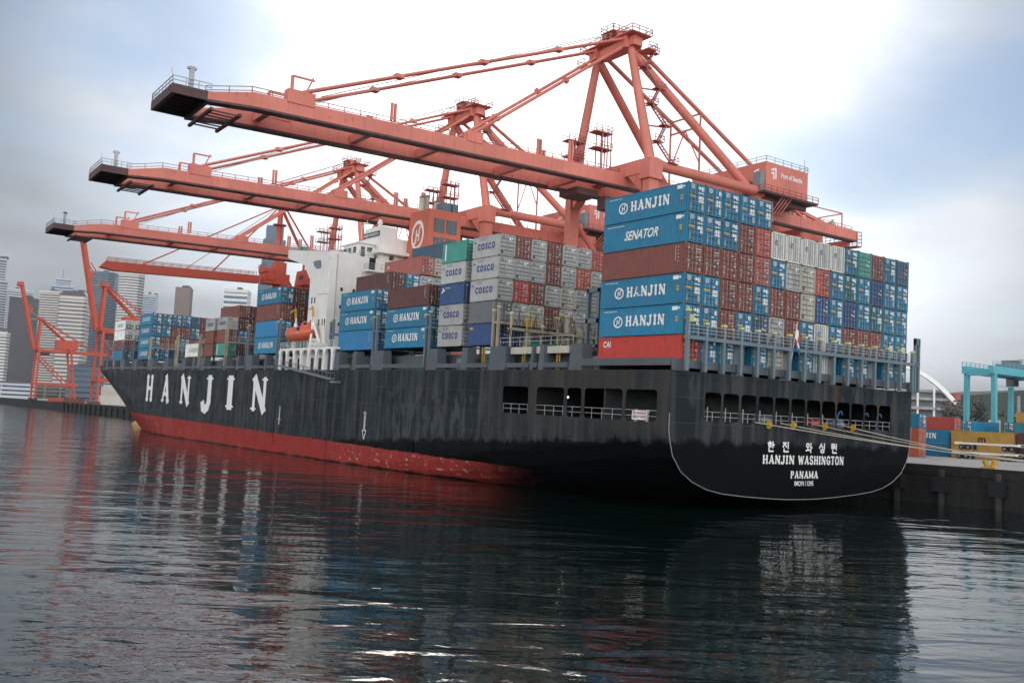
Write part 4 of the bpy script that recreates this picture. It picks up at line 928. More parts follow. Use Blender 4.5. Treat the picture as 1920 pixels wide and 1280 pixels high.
    b.box(-77,-76.6,-5.2,5.2,z(48.1),z(48.5)); b.box(-73,-72.6,-5.2,5.2,z(48.1),z(48.5)); b.build('buffer_platform', M['crane_dark'], e)
    # A-frame
    for s in (-1, 1):
        b = MB(); b.tube((0,s*10.8,z(55)),(-.3,s*4.6,z(78.5)),.95,.75,n=14); b.build('a_frame_leg', K, e)
        b = MB(); b.tube((0,s*4.4,z(77.6)),(30.0,s*10.6,z(53)),.85,.85,n=14); b.build('diagonal_leg', K, e)
        b = MB(); b.tube((1.2,s*4.1,z(79)),(52,s*4.1,z(54.2)),.42,n=10); b.build('backstay', K, e)
        b = MB()
        for o, q in ((.38,.24),(-.38,.24)): b.tube((-1.2,s*4.1+o,z(79.6)),(-63.6,s*4.1+o,z(54)),q,n=8)
        for f_ in (.25,.5,.75): p_ = Vector((-1.2,s*4.1,z(79.6))).lerp(Vector((-63.6,s*4.1,z(54))), f_); b.box(p_.x-.7,p_.x+.7,p_.y-.65,p_.y+.65,p_.z-.3,p_.z+.3)
        b.build('forestay', K, e)
        b = MB(); b.tube((-1.0,s*4.1,z(78.4)),(-34,s*4.1,z(54.2)),.30,n=8)
        p_ = Vector((-1,s*4.1,z(78.4))).lerp(Vector((-34,s*4.1,z(54.2))), .42); b.tube(p_-Vector((.5,0,-.37)), p_+Vector((.5,0,-.37)),.45,n=8); b.build('inner_stay', K, e)
    b = MB()
    for o in (-.7, .6): b.tube((-.5,o,z(82)),(-60,o*4,z(54.6)),.07,n=5)
    b.build('hoist_rope', M['rope'], e)
    b = MB(); b.box(-1.1,1.1,-6.4,6.4,z(78.0),z(79.8)); b.box(-2.0,-1.0,-5.2,-3.2,z(77.6),z(80.2)); b.box(-2.0,-1.0,3.2,5.2,z(77.6),z(80.2)); b.box(.9,2.2,-5,5,z(78.4),z(79.4))
    for y in (-2.2, 0, 2.2): b.box(-1.4,1.4,y-.25,y+.25,z(79.8),z(81.8))
    b.box(-2.6,2.4,-7.6,7.4,z(79.8),z(79.95)); b.box(-2.2,2.2,-1.8,1.8,z(81.8),z(81.95)); b.box(-3.4,-1.4,5.0,7.2,z(76.6),z(76.8)); b.box(1.4,3.6,-7.8,-5.2,z(77.4),z(77.6))
    ap = b.build('apex_platform', K, e)
    b = MB()
    for y in (-2.2, 0, 2.2): b.tube((-.3,y-.15,z(81.0)),(.3,y-.15,z(81.0)),.9,n=12)
    b.build('sheave', M['crane_dark'], ap)
    b = MB(); b.rail([(-2.6,-7.6,z(79.95)),(2.4,-7.6,z(79.95)),(2.4,7.4,z(79.95)),(-2.6,7.4,z(79.95)),(-2.6,-7.6,z(79.95))], h=1.15, step=1.4, r=.055); b.rail([(-2.2,-1.8,z(81.95)),(2.2,-1.8,z(81.95)),(2.2,1.8,z(81.95)),(-2.2,1.8,z(81.95)),(-2.2,-1.8,z(81.95))], h=1.1, step=1.2, r=.05); b.rail([(1.4,-7.8,z(77.6)),(3.6,-7.8,z(77.6)),(3.6,-5.2,z(77.6))], h=1.1, step=1.1, r=.05); b.rail([(-3.4,5,z(76.8)),(-3.4,7.2,z(76.8)),(-1.4,7.2,z(76.8))], h=1.1, step=1.1, r=.05); b.tube((0,.6,z(82)),(0,.6,z(84.4)),.08,n=5); b.build('apex_rail', M['railred'], ap)
    # zigzag stairs on the aft leg
    b = MB(); pts = []
    for k in range(7):
        t = k/6; yl = -10.8+6.0*t; zz = z(55.4)+22.4*t; pts.append((1.6 if k % 2 else 4.4, yl-1.0, zz))
    for k, (x, y, zz) in enumerate(pts):
        b.box(x-1.2,x+1.2,y-.6,y+.6,zz-.1,zz); b.beam((x,y+.4,zz-.2),(0,y+1.2,zz-.5),.25,.25)
        b.rail([(x-1.2,y-.6,zz),(x+1.2,y-.6,zz),(x+1.2,y+.6,zz)], h=1.05, step=.8, r=.05)
        if k: 
            a, c = Vector(pts[k-1]), Vector(pts[k]); b.beam(a+Vector((0,-.35,0)), c+Vector((0,-.35,0)), .1, .3); b.beam(a+Vector((0,.35,0)), c+Vector((0,.35,0)), .1, .3)
            for q in range(9): p_ = a.lerp(c, q/8); b.box(p_.x-.12,p_.x+.12,p_.y-.35,p_.y+.35,p_.z-.03,p_.z+.03)
    b.build('access_stair', M['railred'], e)
    for y in (-3.4, 4.4):                                   # latch access towers on the boom
        b = MB(); x = -5.0
        for px in (x-.9, x+.3, x+1.2):
            for py in (y-.9, y+.9): b.beam((px,py,z(53.6)),(px,py,z(61.2)),.16,.16)
        for zz in (57.6, 60.6): b.box(x-2.6,x+1.4,y-1.1,y+1.1,z(zz),z(zz+.18)); b.rail([(x-2.6,y-1.1,z(zz+.18)),(x+1.4,y-1.1,z(zz+.18)),(x+1.4,y+1.1,z(zz+.18)),(x-2.6,y+1.1,z(zz+.18))], h=1.1, step=1.1, r=.045)
        for k in range(14): b.box(x+1.25,x+1.32,y-.3,y+.3,z(53.8+.55*k),z(53.86+.55*k))
        b.build('access_tower', M['railred'], e)
    for x, h in ((-13.5,4.2),(-20.5,3.0),(-49,2.6)):
        for s in (-4.1, 4.1):
            b = MB(); b.box(x,x+.35,s-.2,s+.2,z(53.2),z(53.4+h)); b.box(x+.6,x+.95,s-.2,s+.2,z(53.2),z(53.4+h)); b.build('latch_post', K, e)
    # machinery house
    b = MB(); b.box(29.6,42.6,-12.4,7.4,z(54.6),z(60.8)); mh = b.build('machinery_house', K, e)
    b = MB(); X_, Z_ = Vector((1,0,0)), Vector((0,0,1))
    p, wd = sans('Port of Seattle'); decal(b, p, (34.2,-12.42,z(58.3)), X_, Z_, 1.0, 6.6/wd)
    lg = stroke([(0,1.55),(1.1,1.85),(1.1,.2)], .36)+stroke([(0,.95),(.55,1.1),(.55,.0)], .32)
    decal(b, lg, (31.3,-12.42,z(57.6)), X_, Z_, 1.15)
    decal(b, lg, (29.58,-9.4,z(57.6)), (0,-1,0), Z_, 1.0); p, wd = sans('60'); decal(b, p, (29.58,0,z(58.6)), (0,-1,0), Z_, .9, 1.7/wd)
    b.build('house_lettering', M['letter'], mh)
    b = MB(); b.rail([(29.6,-12.4,z(60.8)),(42.6,-12.4,z(60.8)),(42.6,7.4,z(60.8)),(29.6,7.4,z(60.8)),(29.6,-12.4,z(60.8))], h=1.1, step=2.2, r=.045); b.tube((42,-12,z(60.8)),(42,-12,z(63.6)),.06,n=5); b.build('roof_rail', M['galv'], mh)
    b = MB(); b.box(28.0,44.6,-13.6,9,z(54.2),z(54.6)); b.box(29.6,43.6,-11.4,-10.6,z(53.2),z(54.2)); b.box(29.6,43.6,6,6.8,z(53.2),z(54.2)); b.build('house_platform', M['crane_dark'], e)
    b = MB(); b.rail([(28.0,9,z(54.6)),(28.0,-13.6,z(54.6)),(44.6,-13.6,z(54.6))], h=1.1, step=1.8, r=.05); b.build('platform_rail', M['railred'], e)
    b = MB(); b.box(28.2,29.5,-12.2,-10.4,z(54.6),z(58.6)); b.box(28.1,29.6,-9.0,-8.0,z(56),z(57.2)); b.build('stair_enclosure', M['steel'], e)
    b = MB()
    for k in range(4): b.tube((34+.9*k,-13.0,z(54.2)),(30.6+.9*k,-13.0,z(50.4)),.14,n=6)
    b.build('cable_conduit', M['railred'], e)
    # portal on the backstays and rear boom truss
    b = MB()
    for s in (-4.1, 4.1): b.beam((19.5,s,z(54)),(19.5,s,z(70.2)),.3,.3)
    b.beam((19.5,-4.1,z(70)),(19.5,4.1,z(70)),.3,.3); b.beam((19.5,-4.1,z(67.4)),(19.5,4.1,z(67.4)),.3,.3); b.beam((19.5,-4.1,z(60)),(19.5,0,z(67.4)),.2,.2); b.beam((19.5,4.1,z(60)),(19.5,0,z(67.4)),.2,.2)
    b.build('stay_trestle', K, e)
    b = MB()
    for s in (-4.1, 4.1): b.beam((43,s,z(57)),(61,s,z(54)),.55,.7)
    b.beam((46,-4.1,z(57.4)),(66,-4.1,z(57.6)),.22,.22); b.beam((46,4.1,z(57.4)),(66,4.1,z(57.6)),.22,.22)
    for x in (52, 66): b.beam((x,-4.1,z(54)),(x,-4.1,z(57.6)),.22,.22); b.beam((x,4.1,z(54)),(x,4.1,z(57.6)),.22,.22); b.beam((x,-4.1,z(57.5)),(x,4.1,z(57.5)),.22,.22)
    b.build('rear_boom_frame', K, e)
    b = MB()
    for x, y in ((48,-3),(51,2),(64,-2),(66.5,1.5)): b.box(x,x+1.6,y-.8,y+.8,z(54.0),z(55.6)); b.tube((x+.8,y-.5,z(55.6)),(x+.8,y-.5,z(56.2)),.3,n=8)
    b.build('rope_machinery', M['cream'], e)
    b = MB(); b.box(70.0,71.6,-5.4,5.4,z(50.4),z(50.7)); b.rail([(70,-5.4,z(50.7)),(71.6,-5.4,z(50.7)),(71.6,5.4,z(50.7))], h=3.2, step=1.2, r=.05, bars=4); b.build('end_platform', M['railred'], e)
    b = MB(); b.box(-10,-5,-2.6,2.6,z(49.0),z(50.2)); b.box(-5,-2.2,-4.6,-2.4,z(46.6),z(49.0)); b.build('trolley', M['crane_dark'], e)
    return e
c1 = crane(0, 'nearest and largest pink red quay crane, boom lowered over the stern of the ship')
c2 = copy_tree(c1); c2.location.y += 54; c2.location.x += 1.0; c2.scale.x = .98; c2['label'] = 'middle pink red quay crane, its boom passing just above the ship funnel'
c3 = copy_tree(c1); c3.location.y += 118; c3.location.x += 2.0; c3.scale.x = .955; c3.location.z -= 1.2; c3['label'] = 'third pink red quay crane, its boom tip standing before the city towers'
# smaller mast crane behind the superstructure
e = empty('mast_crane', (28, 224, DOCK)); tag(e, 'smaller orange red mast crane with thin low boom, between the white superstructure and the city', 'crane')
OC = M['orange_crane']; z = lambda v: v-DOCK
for x in (0, 16):
    for s in (-1, 1): b = MB(); b.tube((x,s*7,0),(x,s*6,z(45)),1.0,n=10); b.build('leg', OC, e)
b = MB(); b.box(-1.5,17.5,-7.5,7.5,z(44.4),z(46)); b.build('portal_beam', OC, e)
b = MB(); b.tube((-1,0,z(46)),(-1,0,z(73)),1.0,.8,n=12); b.tube((-1,0,z(66)),(-1,0,z(66.3)),2.2,n=14); b.tube((-1,0,z(72.6)),(-1,0,z(72.9)),2.6,n=14); b.beam((-5,0,z(73)),(2,0,z(73)),.5,.5); b.build('mast', OC, e)
b = MB(); b.prism([(-54,z(45.6)),(-52.4,z(47.6)),(-7,z(49.0)),(-7,z(46.6)),(-50,z(45.0))], 'y', -1.2, 1.2); bmg = b.build('boom', OC, e)
b = MB(); b.rail([(-52,1.1,z(47.6)),(-8,1.1,z(49))], h=1.1, step=2.5, r=.06); b.rail([(-52,-1.1,z(47.6)),(-8,-1.1,z(49))], h=1.1, step=2.5, r=.06); b.build('walkway_rail', M['railred'], bmg)
for x in (-42, -30, -22): b = MB(); b.tube((-1,0,z(72.5)),(x,0,z(48)),.22 if x != -30 else .1,n=6); b.build('stay', OC, e)
b = MB(); b.tube((-.5,.6,z(72)),(14,.6,z(47)),.5,n=10); b.tube((0,-.6,z(72.4)),(18,-.6,z(48)),.3,n=8); b.beam((8,0,z(46)),(8,0,z(59)),.6,.6); b.build('back_leg', OC, e)
b = MB(); b.box(-5.5,2.5,-2.5,2.5,z(46.8),z(50.2)); b.box(-6,-3.4,-2.8,2.8,z(50.2),z(51.4)); b.tube((-4,-2.9,z(49)),(-4,2.9,z(49)),1.3,n=12); b.box(-2,1.5,-1.8,1.8,z(50.2),z(54)); b.rail([(-6,-2.8,z(51.4)),(-6,2.8,z(51.4)),(2,2.8,z(51.4))], h=1.4, step=1.3, r=.07); b.beam((1.5,-1.5,z(50)),(4.5,-1.5,z(45)),.6,.6); b.build('hoist_machinery', OC, e)
b = MB(); b.prism([(7,z(47.6)),(7.6,z(52.6)),(12,z(54.2)),(17.6,z(53.6)),(18,z(47.6))], 'y', -4.5, 4.5); mh = b.build('machinery_house', OC, e)
b = MB(); b.box(7.2,7.3,-2,1.5,z(49.4),z(50.8)); b.build('house_vent', M['crane_dark'], mh)
# cranes with the boom luffed up
def luffed(y, zs, label, xo=0):
    e = empty('luffed_crane', (31+xo, y, DOCK)); tag(e, label, 'crane', 'orange red cranes with raised booms by the city')
    z = lambda v: (v-DOCK)*zs
    for x in (0, 26):
        for s in (-1, 1):
            b = MB(); dx = -5 if x else .8; b.beam((x,s*8,0),(x+dx,s*7,z(46)),1.25,1.25); b.build('leg', OC, e)
    b = MB(); b.box(-1,27,-8.6,-7.2,z(17),z(19)); b.box(-1,27,7.2,8.6,z(17),z(19)); b.box(-1,1.2,-8,8,z(17),z(19)); b.box(25,27,-8,8,z(17),z(19)); b.beam((1,-7.8,z(40)),(20,-7.8,z(19)),.8,.8); b.beam((1,7.8,z(40)),(20,7.8,z(19)),.8,.8); b.build('sill_beam', OC, e)
    b = MB(); b.box(0,46,-4.2,-2.8,z(44),z(46.4)); b.box(0,46,2.8,4.2,z(44),z(46.4)); b.box(-.5,1.2,-7.5,7.5,z(45),z(47)); b.box(20,22,-7.5,7.5,z(45),z(47)); b.build('main_girder', OC, e)
    for s in (-1, 1):
        b = MB(); b.beam((-2,s*3.2,z(46)),(-13,s*3.2,z(98)),1.0,1.7); b.box(-15.5,-12,s*3.2-1,s*3.2+1,z(96),z(99)); b.beam((-8,s*3.2,z(82)),(-5,s*3.2,z(78)),.5,.5); b.beam((-5,s*3.2,z(78)),(-7,s*3.2,z(72)),.5,.5); b.build('boom', OC, e)
        b = MB(); b.beam((0,s*3.4,z(46)),(1.2,s*2,z(71)),1.2,1.4); b.build('mast', OC, e)
        b = MB(); b.tube((1.2,s*2,z(70)),(25,s*3.4,z(47)),.6,n=8); b.tube((1.2,s*2,z(70.6)),(38,s*3.4,z(46.6)),.3,n=6); b.build('backstay', OC, e)
        b = MB(); b.tube((1.0,s*2,z(70.4)),(-5.5,s*3,z(70)),.16,n=6); b.tube((1,s*2,z(70)),(-9,s*3,z(80)),.1,n=6); b.build('rope', M['rope'], e)
    b = MB(); b.box(-1,2.6,-3.5,3.5,z(69.6),z(72)); b.build('apex_platform', OC, e)
    b = MB(); b.box(12,26,-4.6,4.6,z(47),z(54)); b.build('machinery_house', OC, e)
    b = MB(); b.box(3,8,-3,3,z(41),z(43.6)); b.build('trolley', M['crane_dark'], e)
    for x in (0, 26):
        for s in (-1, 1): b = MB(); b.box(x-1.2,x+1.2,s*8-4,s*8+4,.3,1.6); b.build('bogie', M['crane_dark'], e)
    return e
luffed(492, 1.0, 'nearer orange red crane with its boom raised straight up, left of the bow')
luffed(665, .86, 'farther and smaller red crane with raised boom before the dark towers', -4)
# ================================================================ wharf
EDGE = 28.0
b = MB(); b.box(EDGE,900,-150,1100,-8,DOCK); wf = tag(b.build('wharf_ground', M['concrete']), kind='structure')
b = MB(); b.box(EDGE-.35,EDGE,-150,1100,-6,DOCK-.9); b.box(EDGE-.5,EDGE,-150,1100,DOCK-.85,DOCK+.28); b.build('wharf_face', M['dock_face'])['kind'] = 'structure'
g = None
def pile(y, i):
    global g
    if g is None:
        e = empty('fender_pile', (EDGE-.9, y, 0)); b = MB(); b.tube((0,0,-5),(0,0,DOCK-.5),.42,n=8); b.tube((0,.0,DOCK-.5),(0,0,DOCK-.2),.42,.3,n=8); b.build('pile', M['timber'], e); b = MB(); b.box(-.55,.5,-.9,.9,1.6,3.4); b.build('rubber_pad', M['black'], e); g = e
    else: e = copy_tree(g); e.location = (EDGE-.9, y, 0)
    return e
PY = [-14,-7,0,6] + [300+12*i for i in range(22)]
for i, y in enumerate(PY):
    e = pile(y, i)
    tag(e, 'dark timber fender pile against the wharf face %s' % ('right of the stern' if y < 50 else 'left of the bow'), 'fender pile', 'fender piles right of the stern' if y < 50 else 'fender piles left of the bow')
def bollard(x, y, lab):
    e = empty('bollard', (x, y, DOCK+.28)); tag(e, lab, 'bollard', 'yellow bollards on the wharf edge')
    b = MB(); b.box(-.5,.5,-.9,.9,0,.15); b.build('base', M['yellow'], e)
    for s in (-1, 1): b = MB(); b.tube((0,s*.25,.1),(0,s*.62,.9),.24,.3,n=10); b.tube((0,s*.62,.9),(0,s*.66,1.0),.34,.2,n=10); b.build('horn', M['yellow'], e)
bollard(EDGE-.0+.6, -5.2, 'yellow double horned bollard on the wharf edge right of the stern')
# mooring lines
def line(a, c, sag, lab, t):
    e = empty('mooring_line', (0,0,0)); tag(e, lab, 'mooring line', 'mooring lines from the stern')
    A, C_ = Vector(a), Vector(c); pts = []
    for k in range(25): t_ = k/24; p_ = A.lerp(C_, t_); p_.z -= sag*4*t_*(1-t_); pts.append(p_)
    b = MB(); b.path(pts, .055, 6); b.build('rope', M['rope'], e)
    p_ = pts[0].lerp(pts[1], .75); d = (pts[1]-pts[0]).normalized(); b = MB(); b.tube(p_-d*.04, p_+d*.04, .42, n=14); b.build('rat_guard', M['yellow'], e)
W = lambda x, z_: S2W((x, -.05, z_))
for i, (x, zt, tgt, lb) in enumerate(((-7.9,7.75,(50,-9.5,5.2),'lowest mooring line, leaving the third opening of the transom'),(-3.9,7.8,(50,-9.2,5.2),'second mooring line up, leaving the fifth transom opening'),(1.4,7.9,(62,-5,5.2),'third mooring line, leaving the seventh transom opening'),(6.6,7.95,(62,-4.6,5.2),'highest mooring line, leaving the ninth transom opening'))):
    line(W(x, zt), tgt, .5+.15*i, lb, i)
# ================================================================ yard right of the stern
YAW = -R(10)
def yardbox(code, x, y, k, lab, rz=0, Ln=12.192, text=None, h=2.59):
    container(code, (x, y, DOCK+.02+k*2.62), Ln, h, lab, 'containers stored on the yard', text, (0,0,rz), world=True)
for i, (code, x, y, k, t, lab) in enumerate((
    ('E',95,24.2,0,None,'yellow ochre container on the ground behind the white trailers'),('E',95,24.2,1,'m','yellow ochre container with black letter m, raised one tier'),
    ('B',95,37,0,None,'blue container on the ground left of the yellow ones'),('B',95,37,1,'serif_plain','blue container with white lettering, left of the yellow letter m'),
    ('O',98,37.5,2,'small_box','bright red container lying on top of the blue yard containers'),
    ('X',78,33,0,None,'orange red container at the bottom against the transom edge'),('X',78,33,1,None,'orange red container second up against the transom edge'),('B',78,33,2,None,'blue container topmost against the transom edge'),
    ('B',128,52,2,None,'blue container topmost between the gantry legs'),('L',128,52,1,None,'bright blue container in the middle between the gantry legs'),('R',128,52,0,None,'brown container on the ground under the gantry'),
    ('Q',131,44,2,None,'dark teal container topmost right of the second gantry leg'),('Q',131,44,1,None,'dark teal container second up right of the second gantry leg'),
    ('D',95,11.6,1,None,'dark brown container right of the yellow letter m'),('D',95,11.6,0,None,'dark brown container on the ground right of the trailers'),('N',89.5,7,0,None,'navy container low beside the white trailers'),
    ('E',140,34,3,None,'yellow ochre container far back under the gantry braces'),('R',140,34,2,None,'brown container far back under the gantry braces'),('E',140,34,1,None,'yellow ochre container second up far back'),('E',140,34,0,None,'yellow ochre container on the ground far back'))):
    yardbox(code, x, y, k, lab, -R(90) if x in (128, 131) else 0, 12.192, t)
def chassis(loc, rz, lab):
    e = empty('container_chassis', loc, (0,0,rz)); tag(e, lab, 'trailer', 'white container trailers parked on the wharf')
    b = MB(); b.box(-6,6,-1.0,-.8,1.0,1.35); b.box(-6,6,.8,1.0,1.0,1.35)
    for k in range(9): b.box(-5.9+1.45*k,-5.7+1.45*k,-.9,.9,1.02,1.3)
    for x in (-5.9,5.7): b.box(x,x+.25,-1.25,1.25,.95,1.4)
    b.build('frame', M['white'], e)
    for x in (-4.6,-3.3,3.4,4.7):
        for s in (-1, 1): b = MB(); b.tube((x,s*.75,.5),(x,s*1.15,.5),.5,n=14); w_ = b.build('tyre', M['tyre'], e); b = MB(); b.tube((x,s*1.14,.5),(x,s*1.18,.5),.26,n=10); b.build('rim', M['steel'], w_)
    b = MB(); b.box(2.6,2.8,-.9,-.7,.1,1.0); b.box(2.6,2.8,.7,.9,.1,1.0); b.build('landing_leg', M['steel'], e)
chassis((87.5,26,DOCK), R(90), 'white container trailer frame on the ground of the wharf'); chassis((87.5,25.6,DOCK+1.7), R(90), 'white container trailer frame stacked on top of another trailer')
def rtg(x, y, lab):
    e = empty('gantry_crane', (x, y, DOCK)); tag(e, lab, 'gantry crane', 'teal yard gantry cranes'); K = M['rtg']
    for sx in (-11, 11):
        for s in (-1, 1): b = MB(); b.beam((sx,s*3.6,1.4),(sx,s*3.4,21),1.0,1.2); b.build('leg', K, e)
        b = MB(); b.box(sx-.6,sx+.6,-5,5,1.0,2.0); b.build('sill_beam', K, e)
        b = MB(); b.box(sx-.7,sx+.7,-3.4,3.4,19.6,20.9); b.build('end_beam', K, e)
        for s in (-1, 1): b = MB(); b.tube((sx-.5,s*4,.8),(sx+.5,s*4,.8),.8,n=12); b.build('wheel', M['tyre'], e)
    for s in (-1, 1): b = MB(); b.box(-12.5,12.5,s*3.4-.6,s*3.4+.6,20.0,21.9); b.rail([(-12.5,s*3.9,21.9),(12.5,s*3.9,21.9)], h=1.1, step=2, r=.06); b.build('girder', K, e)
    b = MB(); b.box(2,9,-3,3,21.9,23.4); b.box(3,5,-2,2,23.4,24.4); b.tube((6,-2,22.8),(6,2,22.8),.8,n=10); b.rail([(2,-3,23.4),(9,-3,23.4)], h=1.1, step=1.4, r=.06); b.build('trolley', M['steel'], e)
    b = MB(); b.box(1.5,3.6,-2.2,0,17.6,19.8); b.build('cabin', M['glass'], e)
    b = MB(); b.beam((-11,-3.6,17),(11,-3.6,17.2),.15,.15); b.beam((11,-3.5,3),(11,3.5,12),.25,.25); b.beam((11,3.5,3),(11,-3.5,12),.25,.25); b.build('brace', K, e)
    b = MB(); b.box(-12.2,-9.8,-1.5,1.5,2.0,4.4); b.build('engine_box', M['white'], e)
rtg(158, 59, 'left teal rubber tyred gantry crane on the yard'); rtg(181, 46, 'right teal gantry crane cut by the right picture edge')
# stadium with arched roof
e = empty('stadium', (668, 382, DOCK)); tag(e, 'distant stadium with a white arched roof truss, right of the transom', 'stadium')
D1 = Vector((.81,-.58,0))
b = MB(); pts = [D1*t + Vector((0,0,64-.0105*(t+30)**2 if t > -30 else 64)) for t in (-60,-50,-40,-30,-20,-10,0,8,16,24,32)]
for a, c in zip(pts, pts[1:]): b.beam(a, c, 3.0, 3.4)
b.build('roof_arch', M['white'], e)
b = MB()
for t, zt in ((-8,54),(6,47),(-24,60)): b.beam(D1*t, D1*t+Vector((0,0,zt)), 1.2, 1.2)
b.build('roof_mast', M['white'], e)
b = MB(); nrm = Vector((.58,.81,0))
for zt, dp, in ((20,0),(28,3),(36,6),(43,9)): a = D1*-50+nrm*dp; c = D1*(24-dp*.5)+nrm*dp; b.beam(a+Vector((0,0,zt)), c+Vector((0,0,zt)), 8, 2.2)
b.build('stand', M['concrete'], e)
b = MB(); a = D1*-50+nrm*12; c = D1*24+nrm*12; b.beam(a+Vector((0,0,22)), c+Vector((0,0,22)), 6, 42); b.build('stand_shell', M['steel'], e)
b = MB(); a = D1*-60-nrm*30; c = D1*42-nrm*30; b.beam(a+Vector((0,0,10)), c+Vector((0,0,10)), 20, 20); b.build('hall', M['concrete'], e)
b = MB(); b.beam(D1*24+nrm*4, D1*24+nrm*4+Vector((0,0,42)), 10, 6); b.build('brick_tower', M['cP'], e)
# ================================================================ city
def glassm(nm, c): return mat(nm, c, 0.22, var=.05, grime=.15, gs=.05)
M['g1'] = glassm('tower_glass_dark', (0.035,0.05,0.07)); M['g2'] = glassm('tower_glass_blue', (0.05,0.11,0.17)); M['g3'] = glassm('tower_glass_grey', (0.09,0.10,0.11))
SP = {'w': mat('white_stone', (0.68,0.66,0.62), .7, grime=.2, gs=.03), 'c': mat('cream_stone', (0.55,0.50,0.44), .7, grime=.2, gs=.03), 'd': mat('dark_stone', (0.10,0.10,0.11), .6, grime=.2, gs=.03), 'b': mat('brown_stone', (0.22,0.18,0.16), .6, grime=.2, gs=.03), 's': mat('steel_blue_panel', (0.10,0.15,0.20), .5, grime=.2, gs=.03), 'p': mat('pale_panel', (0.54,0.57,0.60), .6, grime=.2, gs=.03)}
def place(pxa, pxb, top, D):
    """left, right edge and roof height of a far tower seen at bearing columns pxa..pxb"""
    f = M_SHIP.to_3x3() @ _f; r = M_SHIP.to_3x3() @ _r; u = M_SHIP.to_3x3() @ _u; C = M_SHIP @ Vector((-84.24,-63.94,7.94)); F = 1765.6
    P_ = lambda px, py: C + (f + r*((px-960)/F) - u*((py-640)/F))*D
    A, Bp = P_(pxa, top), P_(pxb, top); return A, Bp
def tower(c, w, d, h, rz, glass, sp, floors, lab, style='band', steps=(), cham=0):
    e = empty('office_tower', (c[0], c[1], DOCK), (0,0,rz)); tag(e, lab, 'tower', 'downtown office towers')
    def plan(k, g=0): 
        a, q = w/2*k+g, d/2*k+g
        if cham: t = cham; return [(-a+t,-q),(a-t,-q),(a,-q+t),(a,q-t),(a-t,q),(-a+t,q),(-a,q-t),(-a,-q+t)]
        return [(-a,-q),(a,-q),(a,q),(-a,q)]
    b = MB(); secs = [(1,0,h)] if not steps else steps
    for k, z0, z1 in secs: b.prism(plan(k), 'z', z0, z1)
    b.build('glass_wall', M[glass], e)
    b = MB(); fh = h/floors
    for k, z0, z1 in secs:
        n = int((z1-z0)/fh)
        if style in ('band', 'both'):
            for i in range(n): b.prism(plan(k, .35), 'z', z0+i*fh, z0+i*fh+fh*.5)
        if style in ('pier', 'both'):
            m = 10
            for i in range(m+1):
                x = (-.5+i/m)*w*k; b.box(x-.45,x+.45,-d/2*k-.4,d/2*k+.4,z0,z1); y = (-.5+i/m)*d*k; b.box(-w/2*k-.4,w/2*k+.4,y-.45,y+.45,z0,z1)
        b.prism(plan(k, .5), 'z', z1-fh*.3, z1+2.2)
    b.build('facade_frame', SP[sp], e); return e
CITY = [  # centre x, y, width, depth, height, rz, glass, frame, floors, label, style, steps, chamfer
]
CITY = [
 ((110,1624),21,21,215,R(10),'g3','p',52,'tall pale tower with stepped crown with a rounded shoulder, farthest left of the skyline','band',[(1,0,180),(.7,180,215)],0),
 ((72,1232),18,16,76,R(-20),'g3','w',20,'low white striped block standing before the pale stepped tower','band',(),0),
 ((116,1380),34,26,133,R(-12),'g1','d',30,'dark bronze slab tower with plain front, behind the farther red crane','pier',(),0),
 ((169,1831),40,34,189,R(0),'g3','p',46,'pale flat topped tower rising behind the dark bronze slab','band',(),0),
 ((173,1523),28,24,161,R(-30),'g1','c',42,'grey banded tower between the dark slab and the cream tower','band',(),0),
 ((269,2001),38,34,237,R(-15),'g2','p',54,'pale tower with slender roof mast','band',[(1,0,222),(.7,222,237)],0),
 ((163,1287),34,26,133,R(-25),'g3','c',26,'cream gridded tower with dark hipped top','band',(),3),
 ((268,1635),44,40,213,R(-30),'g1','s',48,'dark blue glass tower behind the raised boom','band',(),8),
 ((270,1451),36,36,194,R(-10),'g3','w',46,'white banded octagonal tower right of the dark blue tower','band',(),9),
 ((362,1693),22,18,191,R(-25),'g2','p',48,'slim blue grey tower right of the white octagonal tower','band',(),0),
 ((352,1455),22,20,182,R(-28),'g3','b',60,'plain brown grey tower standing alone between two white ones','pier',(),0),
 ((371,1259),32,28,164,R(-30),'g2','w',22,'white banded tower rising above the short stacks','band',(),0),
 ((570,1653),46,44,342,R(-18),'g2','s',76,'tallest blue stepped tower, behind the mast crane','pier',[(1,0,265),(.86,265,315),(.66,315,342)],0),
]
for c, w_, d_, h_, rz, g_, s_, n_, lab, st, steps, ch in CITY:
    e = tower(c, w_, d_, h_, rz, g_, s_, n_, lab, st, steps, ch)
    if 'hipped' in lab: b = MB(); b.prism([(-17.5,h_+2),(17.5,h_+2),(12,h_+9),(-12,h_+9)], 'y', -12, 12); b.build('hipped_roof', SP['d'], e)
    if 'mast' in lab and 'slender' in lab: b = MB(); b.tube((-2,0,h_),(-2,0,h_+22),1.2,.3,n=6); b.build('roof_mast', M['steel'], e)
    if 'right of the dark blue' in lab: b = MB(); b.prism([(-14,h_+2),(14,h_+2),(10,h_+7),(-10,h_+7)], 'y', -12, 12); b.build('roof_crown', SP['w'], e)
rp = random.Random(5)
for t_ in [o for o in sc.objects if o.name.startswith('office_tower')]:
    hh = max((v.co.z for ch in t_.children if ch.type == 'MESH' for v in ch.data.vertices), default=0); b = MB()
    for q in range(3): x_, y_ = rp.uniform(-8,6), rp.uniform(-6,5); b.box(x_,x_+rp.uniform(3,8),y_,y_+rp.uniform(3,7),hh-1-(9 if 'hipped' in t_['label'] else 0),hh+rp.uniform(1.5,5)) if 'mast' not in t_['label'] else b.box(-3+2*q,-2+2*q,-1,1,hh-24,hh-20)
    b.build('roof_plant', SP['d'], t_)
